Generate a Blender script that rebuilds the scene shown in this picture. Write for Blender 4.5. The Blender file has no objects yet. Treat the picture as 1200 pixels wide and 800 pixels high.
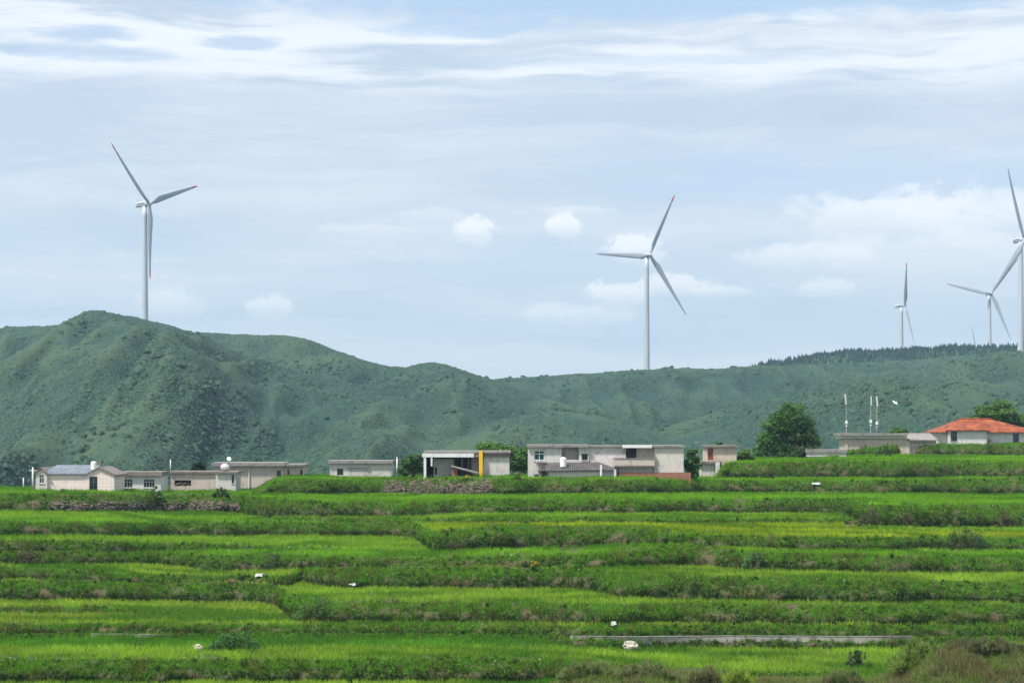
import bpy, math, random
import numpy as np
from mathutils import Vector

SC = bpy.context.scene
COL = SC.collection
F = 2400.0          # focal length in photo pixels (72 mm lens, 1200 px wide)
YH = 500.0          # photo row of the horizon
R = math.radians
rng = np.random.default_rng(7)
random.seed(7)

# ------------------------------------------------------------------ camera
cam_d = bpy.data.cameras.new("camera")
cam_d.sensor_width = 36.0
cam_d.lens = 72.0
cam_d.shift_y = 100.0 / 1200.0
cam_d.clip_start = 0.5
cam_d.clip_end = 12000.0
cam = bpy.data.objects.new("camera", cam_d)
cam.location = (0, 0, 0)
cam.rotation_euler = (R(90), 0, 0)
COL.objects.link(cam)
SC.camera = cam

# ------------------------------------------------------------------ exposure
SC.view_settings.view_transform = 'Standard'
SC.view_settings.look = 'None'
SC.view_settings.gamma = 1.0
SC.view_settings.use_curve_mapping = False
SC.view_settings.exposure = 0.3
SC.cycles.max_bounces = 6
SC.cycles.transparent_max_bounces = 6
SC.cycles.volume_bounces = 0
SC.cycles.use_adaptive_sampling = True

# ------------------------------------------------------------------ sun
SUN_EL, SUN_AZ = 60.0, 229.0         # azimuth from +Y towards +X: high, from the left, a little behind the camera
sd = Vector((math.sin(R(SUN_AZ)) * math.cos(R(SUN_EL)), math.cos(R(SUN_AZ)) * math.cos(R(SUN_EL)), math.sin(R(SUN_EL))))
sun_d = bpy.data.lights.new("sun", 'SUN')
sun_d.energy = 4.9
sun_d.angle = R(6)
sun_d.color = (1.0, 0.96, 0.9)
sun = bpy.data.objects.new("sun", sun_d)
sun.rotation_euler = (-sd).to_track_quat('-Z', 'Y').to_euler()
sun.location = (0, 0, 400)
COL.objects.link(sun)

# ------------------------------------------------------------------ node helper
class NT:
    def __init__(s, tree):
        s.t = tree
    def n(s, typ, **kw):
        nd = s.t.nodes.new(typ)
        for k, v in kw.items():
            setattr(nd, k, v)
        return nd
    def lk(s, a, b):
        s.t.links.new(a, b)
    def put(s, sock, v):
        if isinstance(v, bpy.types.NodeSocket):
            s.lk(v, sock)
        else:
            sock.default_value = v
    def m(s, op, a, b=None, c=None, clamp=False):
        nd = s.n('ShaderNodeMath', operation=op, use_clamp=clamp)
        s.put(nd.inputs[0], a)
        if b is not None: s.put(nd.inputs[1], b)
        if c is not None: s.put(nd.inputs[2], c)
        return nd.outputs[0]
    def step(s, x, a, b, lo=0.0, hi=1.0):
        nd = s.n('ShaderNodeMapRange', interpolation_type='SMOOTHSTEP')
        s.put(nd.inputs[0], x); s.put(nd.inputs[1], a); s.put(nd.inputs[2], b)
        s.put(nd.inputs[3], lo); s.put(nd.inputs[4], hi)
        return nd.outputs[0]
    def mix(s, f, a, b, blend='MIX'):
        nd = s.n('ShaderNodeMix', data_type='RGBA', blend_type=blend)
        s.put(nd.inputs[0], f)
        s.put(nd.inputs[6], a if isinstance(a, bpy.types.NodeSocket) else (*a, 1))
        s.put(nd.inputs[7], b if isinstance(b, bpy.types.NodeSocket) else (*b, 1))
        return nd.outputs[2]
    def noise(s, vec, scale, detail=4, rough=0.55, dist=0.0):
        nd = s.n('ShaderNodeTexNoise')
        s.lk(vec, nd.inputs['Vector'])
        nd.inputs['Scale'].default_value = scale
        nd.inputs['Detail'].default_value = detail
        nd.inputs['Roughness'].default_value = rough
        nd.inputs['Distortion'].default_value = dist
        return nd.outputs[0]
    def comb(s, x, y, z):
        nd = s.n('ShaderNodeCombineXYZ')
        for i, v in enumerate((x, y, z)): s.put(nd.inputs[i], v)
        return nd.outputs[0]

# ------------------------------------------------------------------ sky (world): Nishita + cloud layers by direction
W = bpy.data.worlds.new("World")
SC.world = W
W.use_nodes = True
W.node_tree.nodes.clear()
w = NT(W.node_tree)
out = w.n('ShaderNodeOutputWorld')
sky = w.n('ShaderNodeTexSky', sky_type='NISHITA')
sky.sun_disc = False
sky.sun_elevation = R(SUN_EL)
sky.sun_rotation = R(SUN_AZ)
sky.altitude = 1500
sky.air_density = 1.0
sky.dust_density = 1.2
bg_sky = w.n('ShaderNodeBackground')
bg_sky.inputs[1].default_value = 0.10
w.lk(sky.outputs[0], bg_sky.inputs[0])
tc = w.n('ShaderNodeTexCoord')
sep = w.n('ShaderNodeSeparateXYZ')
w.lk(tc.outputs['Generated'], sep.inputs[0])
az = w.m('ARCTAN2', sep.outputs[0], sep.outputs[1])
el = w.m('ARCSINE', sep.outputs[2])
# photo-like degrees: 1 unit of A = 0.1 rad
def AZ(px): return math.atan((px - 600) / F)
def EL(py): return math.atan((YH - py) / F)
vec = w.comb(az, w.m('MULTIPLY', el, 4.5), 0.0)
warp = w.noise(w.comb(w.m('MULTIPLY', az, 1.0), w.m('MULTIPLY', el, 2.0), 3.1), 9.0, 3, 0.5)
elw = w.m('ADD', el, w.m('MULTIPLY', w.m('SUBTRACT', warp, 0.5), 0.022))
streak = w.noise(w.comb(w.m('MULTIPLY', az, 0.55), w.m('MULTIPLY', elw, 7.0), 0.7), 7.0, 9, 0.64, 0.35)
fine = w.noise(w.comb(w.m('MULTIPLY', az, 1.0), w.m('MULTIPLY', elw, 9.0), 9.7), 11.0, 5, 0.55, 0.3)
soft = w.noise(w.comb(az, w.m('MULTIPLY', el, 3.0), 5.5), 5.0, 3, 0.5)
# thin veil everywhere: pale grey blue with long soft sheets
sheet = w.noise(w.comb(w.m('MULTIPLY', az, 0.7), w.m('MULTIPLY', elw, 5.0), 4.4), 5.0, 5, 0.55, 0.3)
veil_c = w.mix(w.step(el, 0.0, 0.17), (0.640, 0.705, 0.785), (0.530, 0.610, 0.715))
veil_c = w.mix(w.m('MULTIPLY', w.step(soft, 0.36, 0.66), 0.55), veil_c, (0.52, 0.630, 0.765))
veil_c = w.mix(w.m('MULTIPLY', w.step(sheet, 0.46, 0.62), 0.75), veil_c, (0.655, 0.708, 0.780))
veil_c = w.mix(w.m('MULTIPLY', w.step(streak, 0.47, 0.64), 0.60), veil_c, (0.715, 0.757, 0.812))
veil_c = w.mix(w.m('MULTIPLY', w.step(streak, 0.45, 0.34), 0.40), veil_c, (0.48, 0.57, 0.69))
# bright cirrus high up
def band(c, wdt, soft_):
    d = w.m('ABSOLUTE', w.m('SUBTRACT', elw, c))
    return w.step(d, wdt + soft_, wdt)
hi_m = w.m('MULTIPLY', band(EL(62), 0.010, 0.016), w.step(fine, 0.34, 0.60))
veil_c = w.mix(w.m('MULTIPLY', hi_m, 0.85), veil_c, (0.88, 0.90, 0.925))
upl = w.m('MULTIPLY', w.step(az, AZ(560), AZ(150)), w.step(el, EL(105), EL(40)))
veil_c = w.mix(w.m('MULTIPLY', w.m('MULTIPLY', upl, w.step(fine, 0.36, 0.54)), 0.75), veil_c, (0.87, 0.89, 0.92))
def ell(px, py, rx, ry, edge=0.6, wob=0.6, nz=None):
    dx = w.m('DIVIDE', w.m('SUBTRACT', az, AZ(px)), rx / F)
    dy = w.m('DIVIDE', w.m('SUBTRACT', el, EL(py)), ry / F)
    r = w.m('SQRT', w.m('ADD', w.m('MULTIPLY', dx, dx), w.m('MULTIPLY', dy, dy)))
    r = w.m('ADD', r, w.m('MULTIPLY', w.m('SUBTRACT', nz if nz is not None else fine, 0.5), wob * 2))
    return w.step(r, 1.0 + edge * 0.5, 1.0 - edge * 0.5), dy
rag = w.noise(w.comb(az, w.m('MULTIPLY', elw, 5.0), 6.6), 30.0, 5, 0.6, 0.4)
# gaps in the veil where blue shows through
for (px, py, rx, ry, k, c) in ((95, 49, 56, 9, 0.66, (0.36, 0.50, 0.71)), (283, 54, 42, 8, 0.62, (0.36, 0.50, 0.71)),
                            (120, 71, 95, 8, 0.55, (0.42, 0.55, 0.74)), (800, 5, 500, 18, 0.85, (0.43, 0.58, 0.78)),
                            (560, 32, 95, 13, 0.65, (0.43, 0.58, 0.78)), (420, 67, 60, 4, 0.35, (0.45, 0.58, 0.75)),
                            (1050, 212, 300, 32, 0.55, (0.50, 0.63, 0.80)), (760, 72, 240, 6, 0.4, (0.50, 0.62, 0.77)),
                            (640, 305, 130, 26, 0.35, (0.53, 0.64, 0.79)), (130, 122, 200, 12, 0.35, (0.53, 0.62, 0.76))):
    e, _ = ell(px, py, rx, ry, 0.9, 1.15, rag)
    veil_c = w.mix(w.m('MULTIPLY', e, k), veil_c, c)
# small cumulus puffs: ragged, white on top, greyer below
puffn = w.noise(w.comb(az, w.m('MULTIPLY', el, 1.3), 1.3), 95.0, 7, 0.66, 0.25)
lump = w.noise(w.comb(az, w.m('MULTIPLY', el, 1.6), 8.3), 42.0, 6, 0.62, 0.2)
for (px, py, rx, ry, k, nzz) in ((553, 271, 24, 15, 0.95, puffn), (661, 265, 19, 16, 0.95, puffn), (742, 293, 30, 19, 0.95, puffn), (722, 345, 34, 14, 0.85, puffn),
                            (800, 335, 42, 13, 0.8, puffn), (850, 343, 34, 7, 0.5, puffn), (675, 370, 56, 14, 0.45, lump), (200, 356, 40, 20, 0.45, lump),
                            (315, 361, 24, 15, 0.6, puffn), (1070, 262, 110, 34, 0.62, lump), (1075, 256, 34, 24, 0.65, puffn), (1165, 262, 90, 38, 0.55, lump),
                            (945, 304, 68, 14, 0.55, lump), (970, 340, 30, 12, 0.5, puffn), (1100, 300, 130, 26, 0.40, lump), (1010, 250, 44, 14, 0.45, lump),
                            (430, 270, 60, 7, 0.35, lump), (500, 256, 34, 10, 0.3, lump), (680, 248, 40, 6, 0.35, lump)):
    e, dy = ell(px, py, rx, ry, 0.65, 1.45, nzz)
    tint = w.mix(w.m('MULTIPLY', w.step(dy, 0.5, -0.9), 0.55), (0.93, 0.925, 0.93), (0.66, 0.71, 0.79))
    below = w.step(dy, -1.0, 0.3, 0.45, 1.0)
    veil_c = w.mix(w.m('MULTIPLY', w.m('MULTIPLY', e, below), k), veil_c, tint)
bg_cl = w.n('ShaderNodeBackground')
w.lk(veil_c, bg_cl.inputs[0])
bg_cl.inputs[1].default_value = 1.0
mixs = w.n('ShaderNodeMixShader')
w.put(mixs.inputs[0], 0.88)
w.lk(bg_sky.outputs[0], mixs.inputs[1])
w.lk(bg_cl.outputs[0], mixs.inputs[2])
w.lk(mixs.outputs[0], out.inputs[0])

# ------------------------------------------------------------------ helpers
def tag(o, label=None, cat=None, group=None, kind=None):
    if label: o["label"] = label
    if cat: o["category"] = cat
    if group: o["group"] = group
    if kind: o["kind"] = kind
    return o

def empty(name, loc, label, cat, group=None, rz=0.0):
    o = bpy.data.objects.new(name, None)
    o.empty_display_size = 0.5
    COL.objects.link(o)
    o.location = loc
    o.rotation_euler = (0, 0, rz)
    return tag(o, label, cat, group)

def np_mesh(name, V, Fc, mat, parent=None, cols=None, smooth=False):
    """V (n,3), Fc (m,k) with constant k; cols (n,3) per vertex."""
    V = np.asarray(V, np.float32); Fc = np.asarray(Fc, np.int32)
    k = Fc.shape[1]
    me = bpy.data.meshes.new(name)
    me.vertices.add(len(V)); me.vertices.foreach_set("co", V.ravel())
    me.loops.add(Fc.size); me.loops.foreach_set("vertex_index", Fc.ravel())
    me.polygons.add(len(Fc))
    me.polygons.foreach_set("loop_start", np.arange(0, Fc.size, k, dtype=np.int32))
    me.polygons.foreach_set("loop_total", np.full(len(Fc), k, np.int32))
    me.polygons.foreach_set("use_smooth", np.full(len(Fc), smooth, bool))
    if cols is not None:
        a = me.color_attributes.new("Col", 'FLOAT_COLOR', 'POINT')
        c4 = np.ones((len(V), 4), np.float32); c4[:, :3] = cols
        a.data.foreach_set("color", c4.ravel())
    me.update()
    if isinstance(mat, (list, tuple)):
        for q in mat: me.materials.append(q)
    else:
        me.materials.append(mat)
    o = bpy.data.objects.new(name, me)
    COL.objects.link(o)
    if parent is not None: o.parent = parent
    return o

def hash2(ix, iy, s):
    n = (ix.astype(np.int64) * 374761393 + iy.astype(np.int64) * 668265263 + s * 982451653) & 0x7fffffff
    n = ((n ^ (n >> 13)) * 1274126177) & 0x7fffffff
    return ((n ^ (n >> 16)) & 0xffff) / 65535.0
def vnoise(x, y, s=0):
    x = np.asarray(x, float); y = np.asarray(y, float)
    ix = np.floor(x); iy = np.floor(y); fx = x - ix; fy = y - iy
    fx = fx * fx * (3 - 2 * fx); fy = fy * fy * (3 - 2 * fy)
    a = hash2(ix, iy, s); b = hash2(ix + 1, iy, s); c = hash2(ix, iy + 1, s); d = hash2(ix + 1, iy + 1, s)
    return (a * (1 - fx) + b * fx) * (1 - fy) + (c * (1 - fx) + d * fx) * fy
def fbm(x, y, s=0, o=4, g=0.5):
    t = 0; a = 1; n = 0
    for k in range(o):
        t = t + a * vnoise(x * 2 ** k, y * 2 ** k, s + k * 17); n += a; a *= g
    return t / n

def gsm(a, sig):
    """gaussian smoothing along the last axis with clamped ends"""
    r = int(3 * sig); k = np.exp(-0.5 * (np.arange(-r, r + 1) / sig) ** 2); k /= k.sum()
    p = np.concatenate([np.full(r, a[0]), a, np.full(r, a[-1])])
    return np.convolve(p, k, 'valid')

# ------------------------------------------------------------------ materials
def new_mat(name):
    m = bpy.data.materials.new(name); m.use_nodes = True
    m.node_tree.nodes.clear()
    t = NT(m.node_tree)
    o = t.n('ShaderNodeOutputMaterial')
    return m, t, o

def foliage_mat(name, transl=0.4, rough=0.6, spec=0.25, tint=(1.0, 1.0, 0.6)):
    m, t, o = new_mat(name)
    at = t.n('ShaderNodeAttribute', attribute_name="Col")
    b = t.n('ShaderNodeBsdfPrincipled')
    b.inputs['Roughness'].default_value = rough
    b.inputs['Specular IOR Level'].default_value = spec
    t.lk(at.outputs['Color'], b.inputs['Base Color'])
    tr = t.n('ShaderNodeBsdfTranslucent')
    t.lk(t.mix(1.0, at.outputs['Color'], tint, 'MULTIPLY'), tr.inputs[0])
    mx = t.n('ShaderNodeMixShader'); mx.inputs[0].default_value = transl
    t.lk(b.outputs[0], mx.inputs[1]); t.lk(tr.outputs[0], mx.inputs[2])
    t.lk(mx.outputs[0], o.inputs[0])
    return m

def plain(name, col, rough=0.6, metal=0.0, var=0.12, scale=3.0, spec=0.3, bump=0.0):
    """base colour broken up by two noise scales, all in object space"""
    m, t, o = new_mat(name)
    tcn = t.n('ShaderNodeTexCoord')
    n1 = t.noise(tcn.outputs['Object'], scale, 5, 0.6)
    n2 = t.noise(tcn.outputs['Object'], scale * 9, 3, 0.6)
    f = t.m('ADD', t.m('MULTIPLY', n1, 0.7), t.m('MULTIPLY', n2, 0.3))
    lo = tuple(c * (1 - var) for c in col); hi = tuple(min(1, c * (1 + var)) for c in col)
    c = t.mix(t.step(f, 0.35, 0.65), lo, hi)
    b = t.n('ShaderNodeBsdfPrincipled')
    t.lk(c, b.inputs['Base Color'])
    b.inputs['Roughness'].default_value = rough
    b.inputs['Metallic'].default_value = metal
    b.inputs['Specular IOR Level'].default_value = spec
    if bump:
        bp = t.n('ShaderNodeBump'); bp.inputs['Distance'].default_value = bump
        t.lk(f, bp.inputs['Height']); t.lk(bp.outputs[0], b.inputs['Normal'])
    t.lk(b.outputs[0], o.inputs[0])
    return m
# ------------------------------------------------------------------ terraces
# every terrace edge as (photo column, rim row, foot row); rim == foot means no step there
EDGES = {
 'A':  [(0,770,793),(300,770,793),(585,768,792),(700,772,790),(800,784,793),(1000,786,795),(1200,786,795)],
 'B':  [(0,743.5,746),(400,744,746.5),(640,745,748),(668,747,756),(700,747.5,759),(1060,747.5,760),(1090,748,754),(1200,748,752)],
 'B2': [(0,732,742),(400,734,743),(600,735,744),(800,732,743),(1000,733,744),(1100,732,743),(1200,729,741)],
 'C1': [(0,708,715),(120,709,716),(190,714,714.2),(330,720,720.2),(345,727,727),(1200,731,731)],
 'C':  [(0,678,698),(200,681,700),(325,684,703),(342,697,723),(400,702,724),(500,704,725),(800,706,727),(1000,708,728),(1200,707,728)],
 'D':  [(0,662,676),(60,663,676),(190,671,680),(335,673,681),(352,662,683),(400,663,685),(690,664,686),(720,671,696),(800,673,699),(950,676,702),(1200,681,703)],
 'E':  [(0,643,658),(130,644,658),(200,646,658),(240,648,666),(345,649,664),(400,651,661),(700,648,661),(760,638,660),(800,636,660),(880,645,664),(1000,648,667),(1200,652,668)],
 'G':  [(0,631,642),(130,632,643),(200,634,643),(320,638,642),(400,642,643),(480,644,644),(760,635,635),(880,643,643),(1200,646,646)],
 'E2': [(0,610,625),(300,610,625),(488,611,626),(506,623,646),(700,622,647),(760,622,637),(800,624,636),(920,627,641),(1200,628,641)],
 'F1': [(0,606,606),(290,606,606),(320,604.5,608.5),(600,606,611),(1000,606,611),(1030,620,620.3),(1200,621,621)],
 'F':  [(0,577,596),(280,578,598),(300,583,603),(400,587,603),(500,588,603),(530,585,599),(800,584,599),(995,583,599),(1012,590,614),(1200,590,615)],
 'G2': [(0,576.2,576.2),(302,577,577),(322,562,577),(400,562,577),(580,561,578),(800,562,576),(1000,563,576),(1200,560,577)],
 'H':  [(0,575.4,575.4),(302,576.2,576.2),(322,560.6,560.6),(842,560.4,560.4),(847,542,559),(1000,540,558),(1200,541,558)],
 'I':  [(0,574.6,574.6),(302,575.4,575.4),(322,559.4,559.4),(842,559.2,559.2),(850,539,539),(975,536,536),(1000,527,533),(1060,521,532),(1200,520,533)],
}
NAMES = list(EDGES)
PXS = np.arange(-260, 1461, 2.0)
NP_ = len(PXS)
H0, Y0 = 23.1, 190.0
def knots(key, j):
    e = EDGES[key]
    return np.interp(PXS, [q[0] for q in e], [q[j] for q in e])
Ts, Hs, Ys, DH = [], [], [], []
h = np.full(NP_, H0)
prevY = np.full(NP_, 176.0)
for k, key in enumerate(NAMES):
    t = knots(key, 1); b = knots(key, 2)
    if key not in ('B', 'G2', 'H', 'I'):           # the plants stand about half a metre above the soil, so the soil lies lower than the edge one sees
        t = t + 2.2 + (t - 560) * 0.011; b = b + 2.2 + (b - 560) * 0.011
    elif key != 'B':
        t = t + 1.0; b = b + 2.0 * (b - t > 1.01) + 1.0 * (b - t <= 1.01)
    r = gsm((t - 500) / (b - 500), 2.5 if key == 'H' else (4 if key == 'G2' else 10))
    r = r ** (1 + 0.12 * (fbm(PXS / 75.0, PXS * 0 + k * 4.4, 71, 3) - 0.5))
    t = gsm(t, 2.5)
    hn = h * r
    Xw = (PXS - 600) / F * 230
    Yk = F * hn / (t - 500)
    Yk = Yk + (fbm(Xw / 6.0, np.full(NP_, k * 3.7), 5 + k, 4) - 0.5) * 3.2 + (fbm(Xw / 1.3, np.full(NP_, k * 3.7), 55 + k, 3) - 0.5) * 1.0
    Yk = np.maximum(Yk, prevY + 1.1 + 0.25 * (h - hn))
    Ys.append(Yk); Hs.append(hn); DH.append(h - hn)
    h = hn; prevY = Yk + 0.25 * DH[-1]
HEND = h.copy(); YEND = prevY.copy()
rows_Y, rows_z, rows_tag, rows_f = [], [], [], []       # tag: ('t',k) tread in front of edge k / ('r',k) riser
def addrow(Y, z, tg, f=0.0):
    rows_Y.append(Y); rows_z.append(z); rows_tag.append(tg); rows_f.append(f)
for Yc in (-60.0, 2.0, 40.0, 80.0, 110.0, 130.0):
    addrow(np.full(NP_, Yc), np.full(NP_, -1.75 - max(0, Yc) * 0.16), ('n', 0))
def sstep(x): x = np.clip(x, 0, 1); return x * x * (3 - 2 * x)
def near_rise(px, Y):
    """overgrown rough rise along the near edge of the lowest field"""
    X_ = (px - 600) / F * Y
    n = 0.72 + 0.56 * fbm(X_ / 2.2, Y / 2.2, 131, 4)
    m_ = 4.3 * sstep((px - 1030) / 95) + 2.3 * np.exp(-((px - 735) / 84) ** 4) + 1.35 * sstep((px - 800) / 50) * (1 - sstep((px - 1030) / 95))
    return m_ * np.exp(-((Y - 172) / 8.5) ** 2) * n
addrow(np.full(NP_, 150.0), np.full(NP_, -H0 + 0.1), ('t', 0), 0)
cur = np.full(NP_, 150.0); hh = np.full(NP_, H0); dlast = np.zeros(NP_)
for k, key in enumerate(NAMES):
    s = 0.50 * DH[k] + 0.12
    yb = Ys[k] - s; yt = Ys[k] + s
    nt = 26 if k == 0 else 7
    for j in range(1, nt + 1):
        f = j / nt
        Yr = cur + (yb - cur) * f
        rim = (0.10 + 0.55 * np.clip(fbm(Xw / 3.0, Xw * 0 + k * 7.3, 61, 3) - 0.42, 0, 1)) * np.exp(-((Yr - cur) / 0.9) ** 2) * np.minimum(1, dlast)
        Xr = (PXS - 600) / F * Yr
        zz = -hh + rim + (fbm(Xr / 3, Yr / 3, 21, 3) - 0.5) * 0.16
        if k == 0: zz = zz + near_rise(PXS, Yr)
        addrow(Yr, zz, ('t', k), f)
    nr = 6
    for j in range(1, nr + 1):
        f = j / nr
        Yr = yb + (yt - yb) * f ** 1.7
        Xr = (PXS - 600) / F * Yr
        bul = math.sin(math.pi * f) * DH[k]
        bump = (fbm(Xr / 1.6, np.full(NP_, f * 2 + k * 9.1), 31, 3) - 0.5) * 1.3 + (fbm(Xr / 5, np.full(NP_, k * 5.5 + f), 37, 2) - 0.45) * 1.0
        Yr = Yr - bul * 0.20 - bump * bul * 0.5
        addrow(Yr, -hh + (hh - Hs[k]) * f, ('r', k), f)
    cur = np.maximum(yt, rows_Y[-1]); hh = Hs[k]; dlast = DH[k]
nl = len(NAMES)
for j, (dy, dz_) in enumerate(((4, 0), (10, 0), (17, 0), (24, 0.8), (38, 3.0), (60, 6.5))):
    Yr = cur + dy
    addrow(Yr, -hh - dz_ + (fbm((PXS - 600) / F * Yr / 4, Yr / 4, 23, 3) - 0.5) * 0.3, ('t', nl), j / 5)
for Yc, zc in ((520.0, -20.0), (580.0, -27.5), (660.0, -31.0)):
    addrow(np.full(NP_, Yc), np.minimum(np.full(NP_, zc), -hh - 8), ('n', 0))
GY = np.array(rows_Y); GZ = np.array(rows_z)
# the first rows behind the camera need a plain x extent
GX = (PXS - 600)[None, :] / F * np.maximum(GY, 60.0)
NR = len(GY)
# bare earth scars on the banks, photo column / row / half width
SCARS = [(52,684,7),(112,694,12),(200,695,13),(84,786,14),(458,716,15),(905,693,18),(930,722,18),(1062,658,15),(612,788,22),(1150,693,9),
         (600,656,22),(470,722,10),(820,650,16),(280,700,7),(530,646,10),(1000,612,12),(380,600,14),(735,644,12),(670,643,14),(1120,640,10),(865,590,8)]
GPX = 600 + GX / np.maximum(GY, 1) * F
GPY = YH - GZ / np.maximum(GY, 1) * F
SC_M = np.zeros_like(GX)
for (a, b, c) in SCARS:
    d = ((GPX - a) / c) ** 2 + ((GPY - b) / (c * 0.55 + 3)) ** 2
    SC_M = np.maximum(SC_M, np.clip(1.6 - d, 0, 1))
SC_M[:6] = 0
for (a, b, c0, c1) in ((64, 282, 579, 597), (452, 520, 561, 578), (558, 577, 561, 578)):
    SC_M = np.where((GPX > a) & (GPX < b) & (GPY > c0 - 1) & (GPY < c1 + 1), np.maximum(SC_M, 0.62), SC_M)
isr = np.array([tg[0] == 'r' for tg in rows_tag])
EARTHN = fbm(GX / 1.6, GY / 0.7 + GZ / 0.7, 77, 4)
BARE = np.clip(np.maximum(np.clip(SC_M * 2.2 * (EARTHN - 0.36) * 2.4, 0, 0.85), (EARTHN - 0.505 - 0.09 * np.array(rows_f)[:, None]) * 7 * isr[:, None]), 0, 1)

soil_m, t, o = new_mat("terrace_soil")
at = t.n('ShaderNodeAttribute', attribute_name="Col")
tcn = t.n('ShaderNodeTexCoord')
n1 = t.noise(tcn.outputs['Object'], 0.8, 6, 0.65)
n2 = t.noise(tcn.outputs['Object'], 7.0, 4, 0.65)
green = t.mix(n1, (0.030, 0.055, 0.014), (0.075, 0.115, 0.030))
earth = t.mix(n2, (0.055, 0.045, 0.025), (0.150, 0.124, 0.072))
c = t.mix(at.outputs['Fac'], green, earth)
bs = t.n('ShaderNodeBsdfPrincipled'); t.lk(c, bs.inputs['Base Color']); bs.inputs['Roughness'].default_value = 0.9
bs.inputs['Specular IOR Level'].default_value = 0.15
bp = t.n('ShaderNodeBump'); bp.inputs['Distance'].default_value = 0.12; t.lk(n2, bp.inputs['Height']); t.lk(bp.outputs[0], bs.inputs['Normal'])
t.lk(bs.outputs[0], o.inputs[0])
idx = np.arange(NR * NP_).reshape(NR, NP_)
Fq = np.stack([idx[:-1, :-1], idx[:-1, 1:], idx[1:, 1:], idx[1:, :-1]], -1).reshape(-1, 4)
ground = np_mesh("ground", np.stack([GX, GY, GZ], -1).reshape(-1, 3), Fq, soil_m, cols=np.repeat(BARE.reshape(-1, 1), 3, 1), smooth=True)
tag(ground, "stepped green hillside of rice terraces with bare earth scars in the banks", "terrace field", kind="structure")

def ground_z(px, Y):
    """height of the terraces at photo column px and distance Y"""
    j = int(np.clip(round((px - PXS[0]) / 2.0), 0, NP_ - 1))
    return float(np.interp(Y, np.maximum.accumulate(GY[:, j]), GZ[:, j]))
def ground_hit(px, py):
    """the terrace point seen at photo position (px, py)"""
    j = int(np.clip(round((px - PXS[0]) / 2.0), 0, NP_ - 1))
    pys = YH - GZ[7:, j] / GY[7:, j] * F
    for i in range(len(pys) - 1):
        if pys[i] >= py >= pys[i + 1] or (pys[i + 1] <= py and pys[i] >= py):
            f = (pys[i] - py) / max(1e-6, pys[i] - pys[i + 1])
            Y = GY[7 + i, j] + (GY[8 + i, j] - GY[7 + i, j]) * f
            return Y, GZ[7 + i, j] + (GZ[8 + i, j] - GZ[7 + i, j]) * f
    return GY[-10, j], GZ[-10, j]

def sample_grid(rowsel, n, wfun):
    """n random points on the ground quads that start at the chosen rows, weighted by wfun(Y) * area; keeps inside px range"""
    n = int(n * 1.22)
    cs = np.where((PXS > -200) & (PXS < 1400))[0][:-1]
    rr = np.repeat(rowsel, len(cs)); cc = np.tile(cs, len(rowsel))
    P = np.stack([GX, GY, GZ], -1)
    a = P[rr, cc]; b = P[rr, cc + 1]; d = P[rr + 1, cc]; e = P[rr + 1, cc + 1]
    area = np.linalg.norm(np.cross(b - a, d - a), axis=1)
    wt = area * wfun(a[:, 1]); wt /= wt.sum()
    q = rng.choice(len(rr), n, p=wt)
    u = rng.random((n, 1)); v = rng.random((n, 1))
    pt = (a[q] * (1 - u) + b[q] * u) * (1 - v) + (d[q] * (1 - u) + e[q] * u) * v
    br = BARE[rr[q], cc[q]]
    return pt, rr[q], br

def blades(P, n_per, hgt, wid, lean, col, colvar, tipmul=1.15):
    """triangular grass blades; P (n,3), hgt (n,), col (n,3)"""
    n = len(P); N = n * n_per
    p = np.repeat(P, n_per, 0); hh = np.repeat(hgt, n_per) * rng.uniform(0.65, 1.15, N)
    ang = rng.uniform(0, 2 * np.pi, N); ln = np.abs(rng.normal(0, lean, N)) + 0.05
    fa = rng.uniform(0, np.pi, N)
    off = rng.normal(0, 0.07, (N, 2))
    base = p.copy(); base[:, 0] += off[:, 0]; base[:, 1] += off[:, 1]; base[:, 2] -= 0.04
    wv = np.stack([np.cos(fa), np.sin(fa), np.zeros(N)], 1) * (wid * rng.uniform(0.7, 1.4, N))[:, None]
    tip = base + np.stack([np.cos(ang) * np.sin(ln), np.sin(ang) * np.sin(ln), np.cos(ln)], 1) * hh[:, None]
    V = np.empty((N, 3, 3), np.float32)
    V[:, 0] = base - wv; V[:, 1] = base + wv; V[:, 2] = tip
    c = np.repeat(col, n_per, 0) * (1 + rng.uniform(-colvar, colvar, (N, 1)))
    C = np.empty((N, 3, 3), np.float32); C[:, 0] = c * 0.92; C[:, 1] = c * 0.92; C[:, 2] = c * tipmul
    return V.reshape(-1, 3), C.reshape(-1, 3)

def cat_tris(parts):
    V = np.concatenate([q[0] for q in parts]); C = np.concatenate([q[1] for q in parts])
    return V, np.arange(len(V), dtype=np.int32).reshape(-1, 3), np.clip(C, 0.002, 0.9)

trow = np.array([i for i, tg in enumerate(rows_tag[:-1]) if rows_tag[i + 1][0] == 't' and tg[0] in 'tr'])
rrow = np.array([i for i, tg in enumerate(rows_tag[:-1]) if rows_tag[i + 1][0] == 'r'])
tk = np.array([tg[1] for tg in rows_tag[1:]] + [0])   # tread / riser number of the quad that starts at a row

# --- rice on the treads
rice_m = foliage_mat("rice_leaf", 0.48, 0.6, 0.10, (1.05, 1.0, 0.45))
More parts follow.
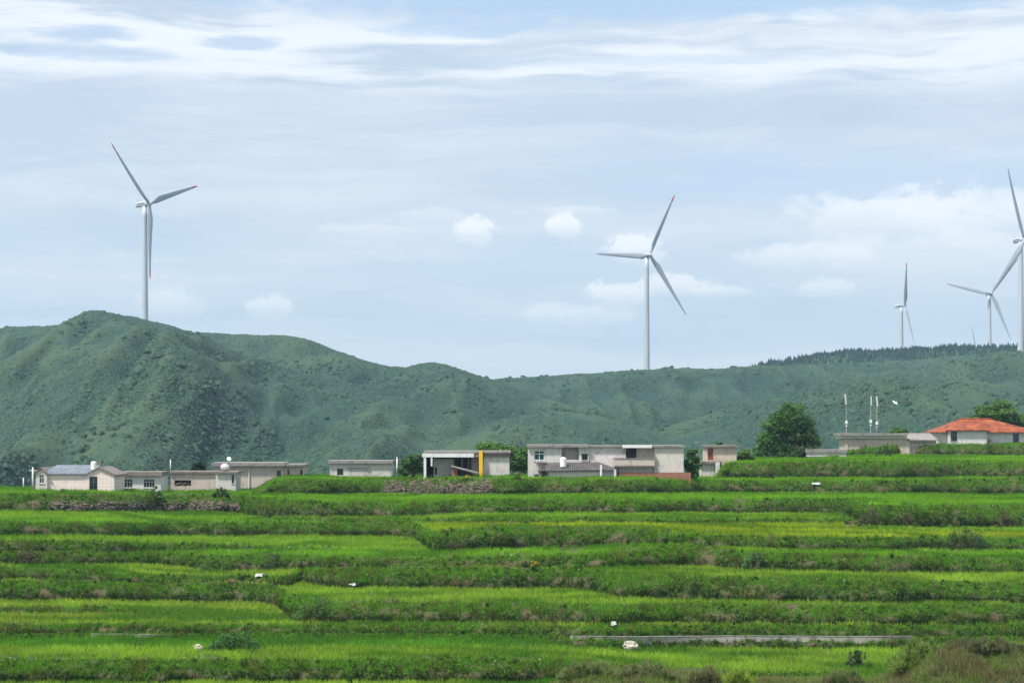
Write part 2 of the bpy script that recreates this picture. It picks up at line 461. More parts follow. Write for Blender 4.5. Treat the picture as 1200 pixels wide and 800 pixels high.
# base colours per tread (index = edge behind it): lush green unless ripening yellow
lush = np.array([0.158, 0.345, 0.022]); ripe = np.array([0.305, 0.375, 0.022]); deep = np.array([0.065, 0.190, 0.014]); pale = np.array([0.300, 0.410, 0.052])
tread_mix = {0: (pale, .6), 1: (pale, .45), 2: (deep, .7), 3: (pale, .8), 4: (pale, .75), 5: (pale, .5), 6: (pale, .6), 7: (lush, 1), 8: (pale, .3), 9: (ripe, .5), 10: (pale, .3), 11: (lush, 1), 12: (lush, .6), 13: (lush, .6), 14: (deep, .6)}
P, rw, br = sample_grid(trow, 250000, lambda Y: (200.0 / Y) ** 1.2)
kk = tk[rw]
keep = (rng.random(len(P)) > br * 1.2) & ((kk > 0) | (near_rise(600 + P[:, 0] / P[:, 1] * F, P[:, 1]) < 0.45))
P, kk = P[keep], kk[keep]
pxp = 600 + P[:, 0] / P[:, 1] * F
pyp = YH - P[:, 2] / P[:, 1] * F
c = np.empty((len(P), 3))
for q in range(nl + 1):
    cc_, f_ = tread_mix.get(q, (lush, 1))
    c[kk == q] = lush * (1 - f_) + cc_ * f_
# ripening strip on the right half of the wide middle paddy, fresh green on its left
strip = (kk == 9) & (pxp < 495)
c[strip] = lush * 1.15
low_ = (kk == 1) & (pyp < 758) | (kk == 0) & (pxp > 600)          # rank dark grass behind the lowest paddy
c[low_] = deep * 1.15 + lush * 0.15
yel = np.clip((pyp - 608) / 6, 0, 1) * np.clip((pxp - 500) / 60, 0, 1) * (kk == 9)
c = c * (1 - 0.55 * yel[:, None]) + ripe * 0.55 * yel[:, None]
nz = fbm(P[:, 0] / 7, P[:, 1] / 5, 91, 4); nz2 = fbm(P[:, 0] / 1.5, P[:, 1] / 1.0, 95, 3)
c *= (0.62 + 0.80 * nz)[:, None] * (0.68 + 0.62 * nz2)[:, None]
dk = np.clip((fbm(P[:, 0] / 12, P[:, 1] / 5, 97, 4) - 0.50) * 6, 0, 0.85)[:, None]
c = c * (1 - dk) + deep * dk
hg = rng.uniform(0.40, 0.66, len(P)) * (0.75 + 0.55 * nz2)
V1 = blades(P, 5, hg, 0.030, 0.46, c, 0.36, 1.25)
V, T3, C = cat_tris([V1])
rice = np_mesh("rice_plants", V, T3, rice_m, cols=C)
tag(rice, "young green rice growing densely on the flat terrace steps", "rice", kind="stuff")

# --- long grass and weeds on the banks
grass_m = foliage_mat("bank_grass_leaf", 0.35, 0.6, 0.10, (1.0, 1.0, 0.5))
P, rw, br = sample_grid(rrow, 175000, lambda Y: (200.0 / Y) ** 1.0)
kk = tk[rw]
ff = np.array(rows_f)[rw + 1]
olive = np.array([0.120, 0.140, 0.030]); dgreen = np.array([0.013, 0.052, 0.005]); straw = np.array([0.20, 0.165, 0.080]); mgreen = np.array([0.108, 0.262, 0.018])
n1 = fbm(P[:, 0] / 6, P[:, 1] / 3 + P[:, 2], 101, 4); n2 = fbm(P[:, 0] / 1.2, P[:, 2] / 0.8, 107, 3)
keep = rng.random(len(P)) > br * 0.9
P, n1, n2, ff, kk = P[keep], n1[keep], n2[keep], ff[keep], kk[keep]
c = dgreen + (mgreen - dgreen) * np.clip((n1 - 0.45) * 2.6 + (ff - 0.42) * 2.8, 0, 1)[:, None]  # patchy greens; the darker bank foot is shade painted into the blade colour
ol = np.clip((n2 - 0.56) * 4, 0, 0.8)[:, None]; c = c * (1 - ol) + olive * ol
st = (rng.random(len(P)) < 0.07)[:, None]; c = np.where(st, straw, c)
hg = (0.22 + 0.55 * n2) * np.clip(0.55 + 0.6 * n1, 0.4, 1.2)
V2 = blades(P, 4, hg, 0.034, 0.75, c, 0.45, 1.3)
# fringe along every rim: taller, hangs over the edge
fr = np.array([i for i in rrow if rows_f[i + 1] > 0.8])
P, rw, br = sample_grid(fr, 36000, lambda Y: 200.0 / Y)
n1 = fbm(P[:, 0] / 5, P[:, 1] / 5, 111, 3); n2 = fbm(P[:, 0] / 0.9, P[:, 1], 117, 3)
c = mgreen * (0.75 + 0.8 * n1)[:, None]
ol = np.clip((n2 - 0.55) * 5, 0, 0.8)[:, None]; c = c * (1 - ol) + olive * ol
V3 = blades(P, 5, 0.14 + 0.42 * n2 * n1 * 1.6 + 0.9 * np.clip(n1 - 0.60, 0, 1) * 3 * n2, 0.032, 0.6, c, 0.28, 1.3)
# rough grass on the near rise
t0 = np.array([i for i in trow if tk[i] == 0])
P, rw, br = sample_grid(t0, 90000, lambda Y: 1.0 * (Y > 152) * (Y < 190))
bm_ = near_rise(600 + P[:, 0] / P[:, 1] * F, P[:, 1])
P = P[bm_ > 0.40]
n1 = fbm(P[:, 0] / 2.5, P[:, 1] / 2.5, 141, 4); n2 = fbm(P[:, 0] / 0.7, P[:, 1] / 0.7, 145, 3)
px_ = 600 + P[:, 0] / P[:, 1] * F
brn = np.clip((n1 - 0.47) * 6 + np.clip((px_ - 1080) / 60, 0, 0.35) - 0.25 + 0.2 * (np.abs(px_ - 815) < 40), 0, 0.85)[:, None]
c = np.array([0.150, 0.225, 0.042]) * (1 - brn) + np.array([0.150, 0.132, 0.062]) * brn
c = np.where((rng.random(len(P)) < 0.10)[:, None], np.array([0.27, 0.24, 0.13]), c)
c = np.where((np.abs(px_ - 862) < 24)[:, None] & (n2 > 0.45)[:, None], np.array([0.23, 0.31, 0.03]), c)
V4 = blades(P, 5, 0.30 + 1.5 * n2 * n1, 0.024, 0.66, c, 0.35, 1.3)
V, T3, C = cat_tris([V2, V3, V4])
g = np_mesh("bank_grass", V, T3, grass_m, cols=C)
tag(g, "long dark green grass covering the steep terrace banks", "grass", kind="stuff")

# --- leafy weed clumps on banks
def leaf_cloud(Cn, rad, n_each, size, col, colvar=0.3, flat=0.8, up=0.4):
    """Cn (m,3) clump centres, rad (m,), n_each leaves each; rhombic leaves as two triangles"""
    m_ = len(Cn); N = m_ * n_each
    c0 = np.repeat(Cn, n_each, 0); r = np.repeat(rad, n_each)
    d = rng.normal(size=(N, 3)); d /= np.linalg.norm(d, axis=1)[:, None] + 1e-9
    rr = rng.random(N) ** 0.45
    p = c0 + d * (r * rr)[:, None] * np.array([1, 1, flat])
    nrm = d * 0.7 + rng.normal(0, 0.6, (N, 3)) + np.array([0, 0, up]); nrm /= np.linalg.norm(nrm, axis=1)[:, None] + 1e-9
    a = np.cross(nrm, rng.normal(size=(N, 3))); a /= np.linalg.norm(a, axis=1)[:, None] + 1e-9
    b = np.cross(nrm, a)
    s = (np.repeat(size, n_each) if np.ndim(size) else size) * rng.uniform(0.6, 1.4, N)
    a = a * s[:, None]; b = b * (s * 0.55)[:, None]
    V = np.empty((N, 6, 3), np.float32)
    V[:, 0] = p - a; V[:, 1] = p + b; V[:, 2] = p + a
    V[:, 3] = p - a; V[:, 4] = p + a; V[:, 5] = p - b
    cc = np.repeat(col, n_each, 0) * (1 + rng.uniform(-colvar, colvar, (N, 1)))
    C = np.repeat(cc[:, None, :], 6, 1)
    return V.reshape(-1, 3), C.reshape(-1, 3)

P, rw, br = sample_grid(rrow, 11000, lambda Y: (200.0 / Y) ** 1.0)
n1 = fbm(P[:, 0] / 4, P[:, 1] / 4, 121, 3)
keep = (n1 > 0.43) & (br < 0.75)
P, n1 = P[keep], n1[keep]
rad = rng.uniform(0.14, 0.36, len(P)) * (0.6 + n1) * np.where(rng.random(len(P)) < 0.08, 1.8, 1.0)
P[:, 2] += rad * 0.5
kind = rng.random(len(P))
c = np.where((kind < 0.25)[:, None], olive * 0.9, np.where((kind < 0.6)[:, None], dgreen * 1.5, mgreen * 0.95))
c = np.where((kind > 0.95)[:, None], np.array([0.13, 0.095, 0.06]), c)
V, T3, C = cat_tris([leaf_cloud(P, rad, 34, 0.075, c)])
g = np_mesh("bank_weeds", V, T3, grass_m, cols=C)
tag(g, "low leafy weeds sprouting in clumps on the terrace banks", "weeds", kind="stuff")
# leafy weeds on the near rise
P, rw, br = sample_grid(t0, 9000, lambda Y: 1.0 * (Y > 152) * (Y < 190))
px_ = 600 + P[:, 0] / P[:, 1] * F
bm_ = near_rise(px_, P[:, 1]); n1 = fbm(P[:, 0] / 2.0, P[:, 1] / 2.0, 161, 3)
sel = (bm_ > 0.5) & (n1 > 0.44); P = P[sel]; n = len(P); px_ = px_[sel]
rad = rng.uniform(0.15, 0.45, n); P[:, 2] += rad * 0.6
kind = rng.random(n)[:, None]
c = np.where(kind < 0.45, np.array([0.085, 0.145, 0.028]), np.where(kind < 0.75, np.array([0.135, 0.195, 0.042]), np.array([0.115, 0.098, 0.050])))
V, T3, C = cat_tris([leaf_cloud(P, rad, 44, 0.06, c, 0.4)])
g = np_mesh("rise_weeds", V, T3, grass_m, cols=C)
tag(g, "olive and green weeds overgrowing the rough rise in the foreground", "weeds", kind="stuff")
# tussocks along the rims
P, rw, br = sample_grid(fr, 2600, lambda Y: 200.0 / Y)
n1 = fbm(P[:, 0] / 3, P[:, 1] / 3, 151, 3); P = P[n1 > 0.52]; n = len(P)
rad = rng.uniform(0.15, 0.40, n); P[:, 2] += rad * 0.45
kind = rng.random(n)[:, None]
c = np.where(kind < 0.35, dgreen * 1.2, np.where(kind < 0.75, mgreen * 0.95, olive))
V, T3, C = cat_tris([blades(P, 22, rad * 1.5, 0.028, 0.7, c, 0.3, 1.25), leaf_cloud(P, rad, 18, 0.07, c)])
g = np_mesh("rim_tussocks", V, T3, grass_m, cols=C)
tag(g, "tufted tussocks growing along the edges of the terraces", "tussocks", kind="stuff")
# tiny white and yellow wild flowers
P, rw, br = sample_grid(rrow, 260, lambda Y: (200.0 / Y))
P[:, 2] += 0.35
c = np.where((rng.random(len(P)) < 0.6)[:, None], np.array([0.75, 0.75, 0.68]), np.array([0.65, 0.52, 0.06]))
V, T3, C = cat_tris([leaf_cloud(P, np.full(len(P), 0.10), 5, 0.05, c, 0.1)])
g = np_mesh("wild_flowers", V, T3, grass_m, cols=C)
tag(g, "tiny white and yellow wild flowers dotted over the banks", "flowers", kind="stuff")
# ------------------------------------------------------------------ hills
RIDGES = [  # (crest polyline in photo px, crest distance, front width, gully seed)
 ([(-400,540),(-150,468),(0,427),(40,407),(70,387),(92,372),(112,369),(135,372),(170,377),(200,381),(235,395),(262,411),(300,426),(350,437),(420,452),(520,482),(700,560)], 1330, 640, 1),
 ([(-700,430),(-200,394),(0,386),(40,383),(75,381),(110,379),(170,377),(220,388),(260,391),(300,392.5),(345,393.5),(370,400),(390,409),(420,420),(450,428),(470,433),(500,446),(600,500),(700,560)], 1560, 560, 2),
 ([(300,560),(380,470),(430,445),(470,433),(490,427),(505,424),(520,425),(548,437),(575,444),(620,462),(700,485),(800,560)], 1420, 560, 3),
 ([(430,520),(480,470),(560,449),(585,444),(640,440),(700,437),(760,435.5),(800,434),(850,432),(900,430),(960,427),(1000,425),(1050,423),(1100,419.5),(1150,416),(1200,413.5),(1400,404),(1900,420)], 1640, 720, 4),
 ([(780,470),(860,440),(890,431),(920,426),(960,417),(1000,413),(1050,412),(1100,409),(1190,408),(1400,400),(2000,430)], 2100, 420, 5),
 ([(620,560),(700,525),(800,494),(880,470),(960,450),(1030,438),(1080,441),(1130,449),(1200,462),(1300,480),(1500,540)], 1230, 480, 6),
 ([(380,560),(480,525),(560,498),(640,480),(700,486),(760,505),(860,560)], 1180, 380, 7),
]
HP = np.concatenate([np.arange(-1500, -120, 40), np.arange(-120, 1320, 3.0), np.arange(1320, 2700, 40)])
HYs = np.concatenate([np.linspace(600, 2300, 330), np.linspace(2320, 6500, 30)])
PXg, Yg = np.meshgrid(HP, HYs)
Xg = (PXg - 600) / F * Yg
ZB = -29.0
Zg = ZB + (fbm(Xg / 60, Yg / 60, 3, 3) - 0.5) * 4
for (pl, Yc, Wd, sd_) in RIDGES:
    s = gsm(np.interp(np.arange(-1500, 2700, 3.0), [q[0] for q in pl], [q[1] for q in pl]), 3.0)
    sk = np.interp(PXg, np.arange(-1500, 2700, 3.0), s)
    ycr = Yc + (fbm(PXg / 90, PXg * 0, 200 + sd_, 2) - 0.5) * 90
    zc = (YH - sk) / F * ycr
    lat = Xg / 55.0
    gul = fbm(lat, Yg / 260.0, 300 + sd_, 4) - 0.5
    gul2 = np.abs(fbm(lat * 1.7, Yg / 200.0, 400 + sd_, 3) - 0.5) * 2
    d = ycr - Yg
    front = np.clip(d / (Wd * (1 + 0.55 * gul)), 0, 1.0)
    f = front * front * (3 - 2 * front)
    f = 0.55 * f + 0.45 * front ** 1.25
    back = np.clip(-d / (2600.0 if sd_ == 5 else 420.0), 0, 1); bk = back * back * (3 - 2 * back)
    prof = np.where(d >= 0, f, bk)
    z = zc - (zc - ZB + 6) * prof
    amp = np.clip(np.abs(d) / 140.0, 0, 1) * np.clip((zc - ZB) / 60, 0, 1)
    z = z + amp * (gul * 26 + (gul2 - 0.25) * -15)
    Zg = np.maximum(Zg, z) + 0.6 * np.exp(-np.abs(Zg - z) / 1.5)
det = (fbm(Xg / 16, Yg / 16, 501, 4) - 0.5) * 2.0
Zg = Zg + det * np.clip((Yg - 620) / 100, 0, 1)
HI = np.arange(PXg.size).reshape(PXg.shape)
Fq = np.stack([HI[:-1, :-1], HI[:-1, 1:], HI[1:, 1:], HI[1:, :-1]], -1).reshape(-1, 4)
hm, t, o = new_mat("hill_scrub")
tcn = t.n('ShaderNodeTexCoord')
n0 = t.noise(tcn.outputs['Object'], 0.008, 4, 0.55)
n1 = t.noise(tcn.outputs['Object'], 0.035, 5, 0.65)
n2 = t.noise(tcn.outputs['Object'], 0.22, 4, 0.65)
n3 = t.noise(tcn.outputs['Object'], 0.55, 3, 0.6)
c = t.mix(t.step(n1, 0.35, 0.65), (0.028, 0.060, 0.048), (0.048, 0.086, 0.050))
c = t.mix(t.m('MULTIPLY', t.step(n0, 0.46, 0.58), 0.75), c, (0.040, 0.076, 0.060))
c = t.mix(t.m('MULTIPLY', t.step(n0, 0.46, 0.36), 0.5), c, (0.060, 0.102, 0.056))
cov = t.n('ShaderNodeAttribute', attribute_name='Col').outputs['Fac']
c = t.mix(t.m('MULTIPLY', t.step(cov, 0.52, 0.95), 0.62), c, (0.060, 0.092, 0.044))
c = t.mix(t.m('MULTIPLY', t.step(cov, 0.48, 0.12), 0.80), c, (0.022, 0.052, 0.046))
c = t.mix(t.m('MULTIPLY', t.step(n2, 0.45, 0.70), 0.6), c, (0.036, 0.070, 0.050))
c = t.mix(t.m('MULTIPLY', t.step(t.m('ADD', t.m('MULTIPLY', n0, 0.6), t.m('MULTIPLY', n1, 0.4)), 0.56, 0.66), 0.45), c, (0.075, 0.080, 0.066))
c = t.mix(t.m('MULTIPLY', t.step(n3, 0.52, 0.72), 0.55), c, (0.060, 0.094, 0.052))
bs = t.n('ShaderNodeBsdfPrincipled'); t.lk(c, bs.inputs['Base Color']); bs.inputs['Roughness'].default_value = 0.95
bs.inputs['Specular IOR Level'].default_value = 0.1
bp = t.n('ShaderNodeBump'); bp.inputs['Distance'].default_value = 2.0; bp.inputs['Strength'].default_value = 0.7
t.lk(n2, bp.inputs['Height']); t.lk(bp.outputs[0], bs.inputs['Normal'])
t.lk(bs.outputs[0], o.inputs[0])
# grassy spurs and bushy hollows differ in plant cover: value from the shape of the ground
def blur(A, k):
    for _ in range(k):
        A = (np.pad(A, ((1, 1), (0, 0)), 'edge')[:-2] + A + np.pad(A, ((1, 1), (0, 0)), 'edge')[2:]) / 3
        A = (np.pad(A, ((0, 0), (1, 1)), 'edge')[:, :-2] + A + np.pad(A, ((0, 0), (1, 1)), 'edge')[:, 2:]) / 3
    return A
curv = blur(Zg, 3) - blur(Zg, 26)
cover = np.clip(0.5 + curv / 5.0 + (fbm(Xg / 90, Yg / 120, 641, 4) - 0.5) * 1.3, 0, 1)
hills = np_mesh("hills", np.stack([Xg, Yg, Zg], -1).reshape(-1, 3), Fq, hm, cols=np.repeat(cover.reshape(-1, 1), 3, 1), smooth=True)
tag(hills, "scrub covered green hills with a rounded peak at left", "hills", kind="structure")

def hill_z(px, Y):
    i = int(np.argmin(np.abs(HP - px)))
    return float(np.interp(Y, HYs, Zg[:, i]))

# visible hill cells
ang = Zg / Yg
vis = ang >= np.maximum.accumulate(ang, 0) - 1e-3
inpx = (PXg > -180) & (PXg < 1380) & (Yg < 2300)
slopeY = np.gradient(Zg, HYs, axis=0)
def hill_points(n, wt):
    wgt = (wt * vis * inpx)[:-1, :-1].ravel(); wgt = wgt / wgt.sum()
    q = rng.choice(len(wgt), n, p=wgt)
    i, j = np.divmod(q, PXg.shape[1] - 1)
    u, v = rng.random(n), rng.random(n)
    def bl(G): return (G[i, j] * (1 - u) + G[i, j + 1] * u) * (1 - v) + (G[i + 1, j] * (1 - u) + G[i + 1, j + 1] * u) * v
    return np.stack([bl(Xg), bl(Yg), bl(Zg)], 1)
# screen-area weight of a cell
sa = np.zeros_like(Zg)
sa[:-1] = np.abs(np.diff(YH - ang * F, axis=0)) + 0.15
dens = np.clip((fbm(Xg / 45, Yg / 45, 601, 4) - 0.30) * 3, 0.05, 1.3) * (1.5 - 1.1 * cover)
P = hill_points(148000, sa * dens)
def blobs(P, rx, rz, col, colvar=0.25):
    """irregular low domes: 6-sided, two rings, 18 triangles"""
    n = len(P); k = 6
    a = (np.arange(k) / k * 2 * np.pi)[None, :] + rng.uniform(0, 6, (n, 1))
    r0 = rx[:, None] * rng.uniform(0.75, 1.25, (n, k)); r1 = rx[:, None] * rng.uniform(0.45, 0.85, (n, k))
    z1 = rz[:, None] * rng.uniform(0.5, 0.85, (n, k))
    V = np.empty((n, 2 * k + 1, 3), np.float32)
    V[:, :k, 0] = P[:, None, 0] + np.cos(a) * r0; V[:, :k, 1] = P[:, None, 1] + np.sin(a) * r0; V[:, :k, 2] = P[:, None, 2] - 0.3 * rz[:, None]
    V[:, k:2*k, 0] = P[:, None, 0] + np.cos(a + .4) * r1; V[:, k:2*k, 1] = P[:, None, 1] + np.sin(a + .4) * r1; V[:, k:2*k, 2] = P[:, None, 2] + z1
    V[:, 2*k] = P; V[:, 2*k, 2] += rz * rng.uniform(0.85, 1.1, n)
    T = []
    for q in range(k):
        q2 = (q + 1) % k
        T += [(q, q2, k + q), (q2, k + q2, k + q), (k + q, k + q2, 2 * k)]
    T = (np.array(T)[None] + (np.arange(n) * (2 * k + 1))[:, None, None]).reshape(-1, 3)
    C = np.repeat((col * (1 + rng.uniform(-colvar, colvar, (n, 1))))[:, None, :], 2 * k + 1, 1)
    return V.reshape(-1, 3), T, C.reshape(-1, 3)
sz = np.exp(rng.normal(0.0, 0.45, len(P))) * 0.50
cn = fbm(P[:, 0] / 80, P[:, 1] / 80, 611, 3)[:, None]; cr = rng.random((len(P), 1))
c = np.array([0.026, 0.060, 0.050]) * (1 - cn) + np.array([0.047, 0.092, 0.056]) * cn
c = np.where(cr > 0.97, np.array([0.072, 0.102, 0.050]), c)
hsm = foliage_mat("hill_shrub_leaf", 0.12, 0.8, 0.1)
V, T, C = blobs(P, sz, sz * 0.6, c, 0.30)
g = np_mesh("hill_shrubs", V, T, hsm, cols=C, smooth=True)
tag(g, "low dark shrubs speckled all over the green hills", "shrubs", kind="stuff")
# bigger bushes and small trees, thick in the hollows and along the hill foot
dens2 = np.clip((fbm(Xg / 70, Yg / 70, 621, 3) - 0.50) * 6, 0.02, 1.5) * np.where(Zg < 5, 0.45, 0.8)
P = hill_points(1750, sa * dens2)
sz = rng.uniform(0.8, 1.9, len(P))
c = np.array([0.032, 0.064, 0.044]) + rng.random((len(P), 1)) * np.array([0.018, 0.030, 0.010])
pts = []
for k in range(3):
    q = P + rng.normal(0, 1, P.shape) * sz[:, None] * np.array([0.6, 0.6, 0.12]); q[:, 2] += sz * 0.25 * k
    pts.append((q, sz * (1 - 0.2 * k)))
V, T, C = blobs(np.concatenate([q[0] for q in pts]), np.concatenate([q[1] for q in pts]), np.concatenate([q[1] for q in pts]) * 0.9, np.concatenate([c] * 3), 0.3)
g = np_mesh("hill_bushes", V, T, hsm, cols=C, smooth=True)
tag(g, "rounded dark bushes thick in the hollows and at the foot of the hills", "bushes", kind="stuff")

# dark conifer wood on the far right ridge
sel = (PXg > 870) & (Yg > 1950) & (Yg < 2240)
wgt = (sel * 1.0)[:-1, :-1].ravel(); wgt /= wgt.sum()
n = 7000
q = rng.choice(len(wgt), n, p=wgt); i, j = np.divmod(q, PXg.shape[1] - 1)
P = np.stack([Xg[i, j] + rng.uniform(-4, 4, n), Yg[i, j] + rng.uniform(-6, 6, n), Zg[i, j]], 1)
hh = rng.uniform(2.4, 6.2, n) * (0.42 + 1.15 * fbm(P[:, 0] / 22, P[:, 1] / 60, 631, 3)) * np.where(rng.random(n) < 0.06, 1.35, 1.0)
k = 6; Vs = []; Ts = []; Cs = []
c = np.array([0.026, 0.052, 0.042]) * rng.uniform(0.7, 1.4, (n, 1))
for (z0, z1, rr) in ((0.0, 0.66, 0.30), (0.30, 1.0, 0.20)):
    a = (np.arange(k) / k * 2 * np.pi)[None] + rng.uniform(0, 6, (n, 1))
    rad = hh[:, None] * rr * rng.uniform(0.65, 1.35, (n, k))
    V = np.empty((n, k + 1, 3))
    V[:, :k, 0] = P[:, None, 0] + np.cos(a) * rad; V[:, :k, 1] = P[:, None, 1] + np.sin(a) * rad; V[:, :k, 2] = P[:, None, 2] + hh[:, None] * z0 + rng.uniform(-.4, .4, (n, k))
    V[:, k] = P + np.stack([rng.normal(0, .2, n), rng.normal(0, .2, n), hh * z1], 1)
    T = np.array([(q_, (q_ + 1) % k, k) for q_ in range(k)])[None] + (np.arange(n) * (k + 1))[:, None, None]
    Ts.append(T.reshape(-1, 3) + sum(len(v) for v in Vs)); Vs.append(V.reshape(-1, 3)); Cs.append(np.repeat(c[:, None], k + 1, 1).reshape(-1, 3))
g = np_mesh("pine_wood", np.concatenate(Vs), np.concatenate(Ts), hsm, cols=np.concatenate(Cs))
tag(g, "dark conifer wood with a ragged top on the far right ridge", "wood", kind="stuff")

# ------------------------------------------------------------------ haze
hz_m, t, o = new_mat("haze_air")
pv = t.n('ShaderNodeVolumePrincipled')
pv.inputs['Color'].default_value = (0.50, 0.78, 1.0, 1)
pv.inputs['Density'].default_value = 0.00009
pv.inputs['Anisotropy'].default_value = 0.2
t.lk(pv.outputs[0], o.inputs['Volume'])
x0, x1, y0, y1, z0, z1 = -2600, 2600, -80, 6600, ZB - 12, 330
bv = [(x, y, z) for z in (z0, z1) for y in (y0, y1) for x in (x0, x1)]
bf = [(0, 2, 3, 1), (4, 5, 7, 6), (0, 1, 5, 4), (2, 6, 7, 3), (0, 4, 6, 2), (1, 3, 7, 5)]
hz = np_mesh("haze", bv, bf, hz_m)
tag(hz, "thin bluish haze softening the far hills", "haze", kind="stuff")
# ------------------------------------------------------------------ object mesh helpers
class MB:
    def __init__(s): s.v = []; s.f = []
    def add(s, v, f):
        n = len(s.v); s.v += [tuple(q) for q in v]; s.f += [tuple(i + n for i in q) for q in f]
        return s
    def box(s, x0, x1, y0, y1, z0, z1):
        v = [(x, y, z) for z in (z0, z1) for y in (y0, y1) for x in (x0, x1)]
        return s.add(v, [(0, 2, 3, 1), (4, 5, 7, 6), (0, 1, 5, 4), (2, 6, 7, 3), (0, 4, 6, 2), (1, 3, 7, 5)])
    def prism(s, pts, y0, y1):
        """polygon in x,z (counter clockwise seen from the front) pushed from y0 to y1"""
        n = len(pts)
        v = [(x, y0, z) for x, z in pts] + [(x, y1, z) for x, z in pts]
        f = [tuple(range(n)), tuple(range(2 * n - 1, n - 1, -1))]
        f += [(i, i + n, (i + 1) % n + n, (i + 1) % n) for i in range(n)]
        return s.add(v, f)
    def slab(s, quad, th):
        """sloped slab: quad = four corner points of the top, thickness th downwards"""
        v = list(quad) + [(x, y, z - th) for x, y, z in quad]
        return s.add(v, [(0, 1, 2, 3), (7, 6, 5, 4)] + [(i, i + 4, (i + 1) % 4 + 4, (i + 1) % 4) for i in range(4)])
    def tube(s, p0, p1, r0, r1=None, n=10, cap=True):
        r1 = r0 if r1 is None else r1
        p0 = Vector(p0); p1 = Vector(p1); d = (p1 - p0).normalized()
        a = d.orthogonal().normalized(); b = d.cross(a)
        v = [p0 + (a * math.cos(t) + b * math.sin(t)) * r0 for t in [i * 2 * math.pi / n for i in range(n)]]
        v += [p1 + (a * math.cos(t) + b * math.sin(t)) * r1 for t in [i * 2 * math.pi / n for i in range(n)]]
        f = [(i, (i + 1) % n, (i + 1) % n + n, i + n) for i in range(n)]
        if cap: f += [tuple(range(n - 1, -1, -1)), tuple(range(n, 2 * n))]
        return s.add(v, f)
    def lathe(s, prof, n=20, c=(0, 0, 0)):
        """prof: list of (radius, z)"""
        v = []; f = []
        for r, z in prof:
            v += [(c[0] + r * math.cos(i * 2 * math.pi / n), c[1] + r * math.sin(i * 2 * math.pi / n), c[2] + z) for i in range(n)]
        for k in range(len(prof) - 1):
            for i in range(n):
                a = k * n + i; b = k * n + (i + 1) % n
                f.append((a, b, b + n, a + n))
        f.append(tuple(range(n - 1, -1, -1))); f.append(tuple(range((len(prof) - 1) * n, len(prof) * n)))
        return s.add(v, f)
    def build(s, name, mat, parent=None, smooth=False, label=None):
        me = bpy.data.meshes.new(name)
        me.from_pydata([tuple(q) for q in s.v], [], s.f)
        me.materials.append(mat)
        if smooth:
            for p in me.polygons: p.use_smooth = True
        me.update()
        o = bpy.data.objects.new(name, me)
        COL.objects.link(o)
        if parent is not None: o.parent = parent
        if label: o["label"] = label
        return o

def wall_mat(name, col, stain=0.35, grid=None, brick=None):
    stain = min(0.95, stain * 1.45)
    m, t, o = new_mat(name)
    tcn = t.n('ShaderNodeTexCoord'); sp = t.n('ShaderNodeSeparateXYZ'); t.lk(tcn.outputs['Object'], sp.inputs[0])
    n1 = t.noise(tcn.outputs['Object'], 0.55, 5, 0.62)
    n2 = t.noise(tcn.outputs['Object'], 5.0, 4, 0.65)
    stv = t.comb(t.m('MULTIPLY', sp.outputs[0], 1.3), t.m('MULTIPLY', sp.outputs[1], 1.3), t.m('MULTIPLY', sp.outputs[2], 0.30))
    st = t.m('ADD', t.m('MULTIPLY', t.noise(stv, 1.3, 4, 0.65), 0.6), t.m('MULTIPLY', t.noise(tcn.outputs['Object'], 0.9, 4, 0.6), 0.4))
    base = t.mix(n2, tuple(q * 0.88 for q in col), tuple(min(1, q * 1.1) for q in col))
    if grid or brick:
        bt = t.n('ShaderNodeTexBrick')
        t.lk(t.comb(t.m('ADD', sp.outputs[0], sp.outputs[1]), sp.outputs[2], 0.0), bt.inputs['Vector'])
        if grid:
            bt.offset = 0.0
            bt.inputs['Scale'].default_value = 1.0; bt.inputs['Brick Width'].default_value = grid[0]; bt.inputs['Row Height'].default_value = grid[1]
            bt.inputs['Mortar Size'].default_value = 0.025
            bt.inputs['Color1'].default_value = (1, 1, 1, 1); bt.inputs['Color2'].default_value = (0.93, 0.93, 0.93, 1); bt.inputs['Mortar'].default_value = (0.72, 0.68, 0.66, 1)
        else:
            bt.inputs['Scale'].default_value = 1.0; bt.inputs['Brick Width'].default_value = brick[0]; bt.inputs['Row Height'].default_value = brick[1]
            bt.inputs['Mortar Size'].default_value = brick[2]
            bt.inputs['Color1'].default_value = (1.1, 1.05, 1.0, 1); bt.inputs['Color2'].default_value = (0.75, 0.72, 0.7, 1); bt.inputs['Mortar'].default_value = (*brick[3], 1)
        base = t.mix(1.0, base, bt.outputs['Color'], 'MULTIPLY')
    dirt = tuple(q * 0.42 for q in col)
    base = t.mix(t.m('MULTIPLY', t.step(st, 0.49, 0.66), stain), base, dirt)
    base = t.mix(t.m('MULTIPLY', t.step(n1, 0.52, 0.68), stain * 0.9), base, tuple(q * 0.6 for q in col))
    b = t.n('ShaderNodeBsdfPrincipled'); t.lk(base, b.inputs['Base Color'])
    b.inputs['Roughness'].default_value = 0.85; b.inputs['Specular IOR Level'].default_value = 0.2
    bp = t.n('ShaderNodeBump'); bp.inputs['Distance'].default_value = 0.03; t.lk(n2, bp.inputs['Height']); t.lk(bp.outputs[0], b.inputs['Normal'])
    t.lk(b.outputs[0], o.inputs[0])
    return m

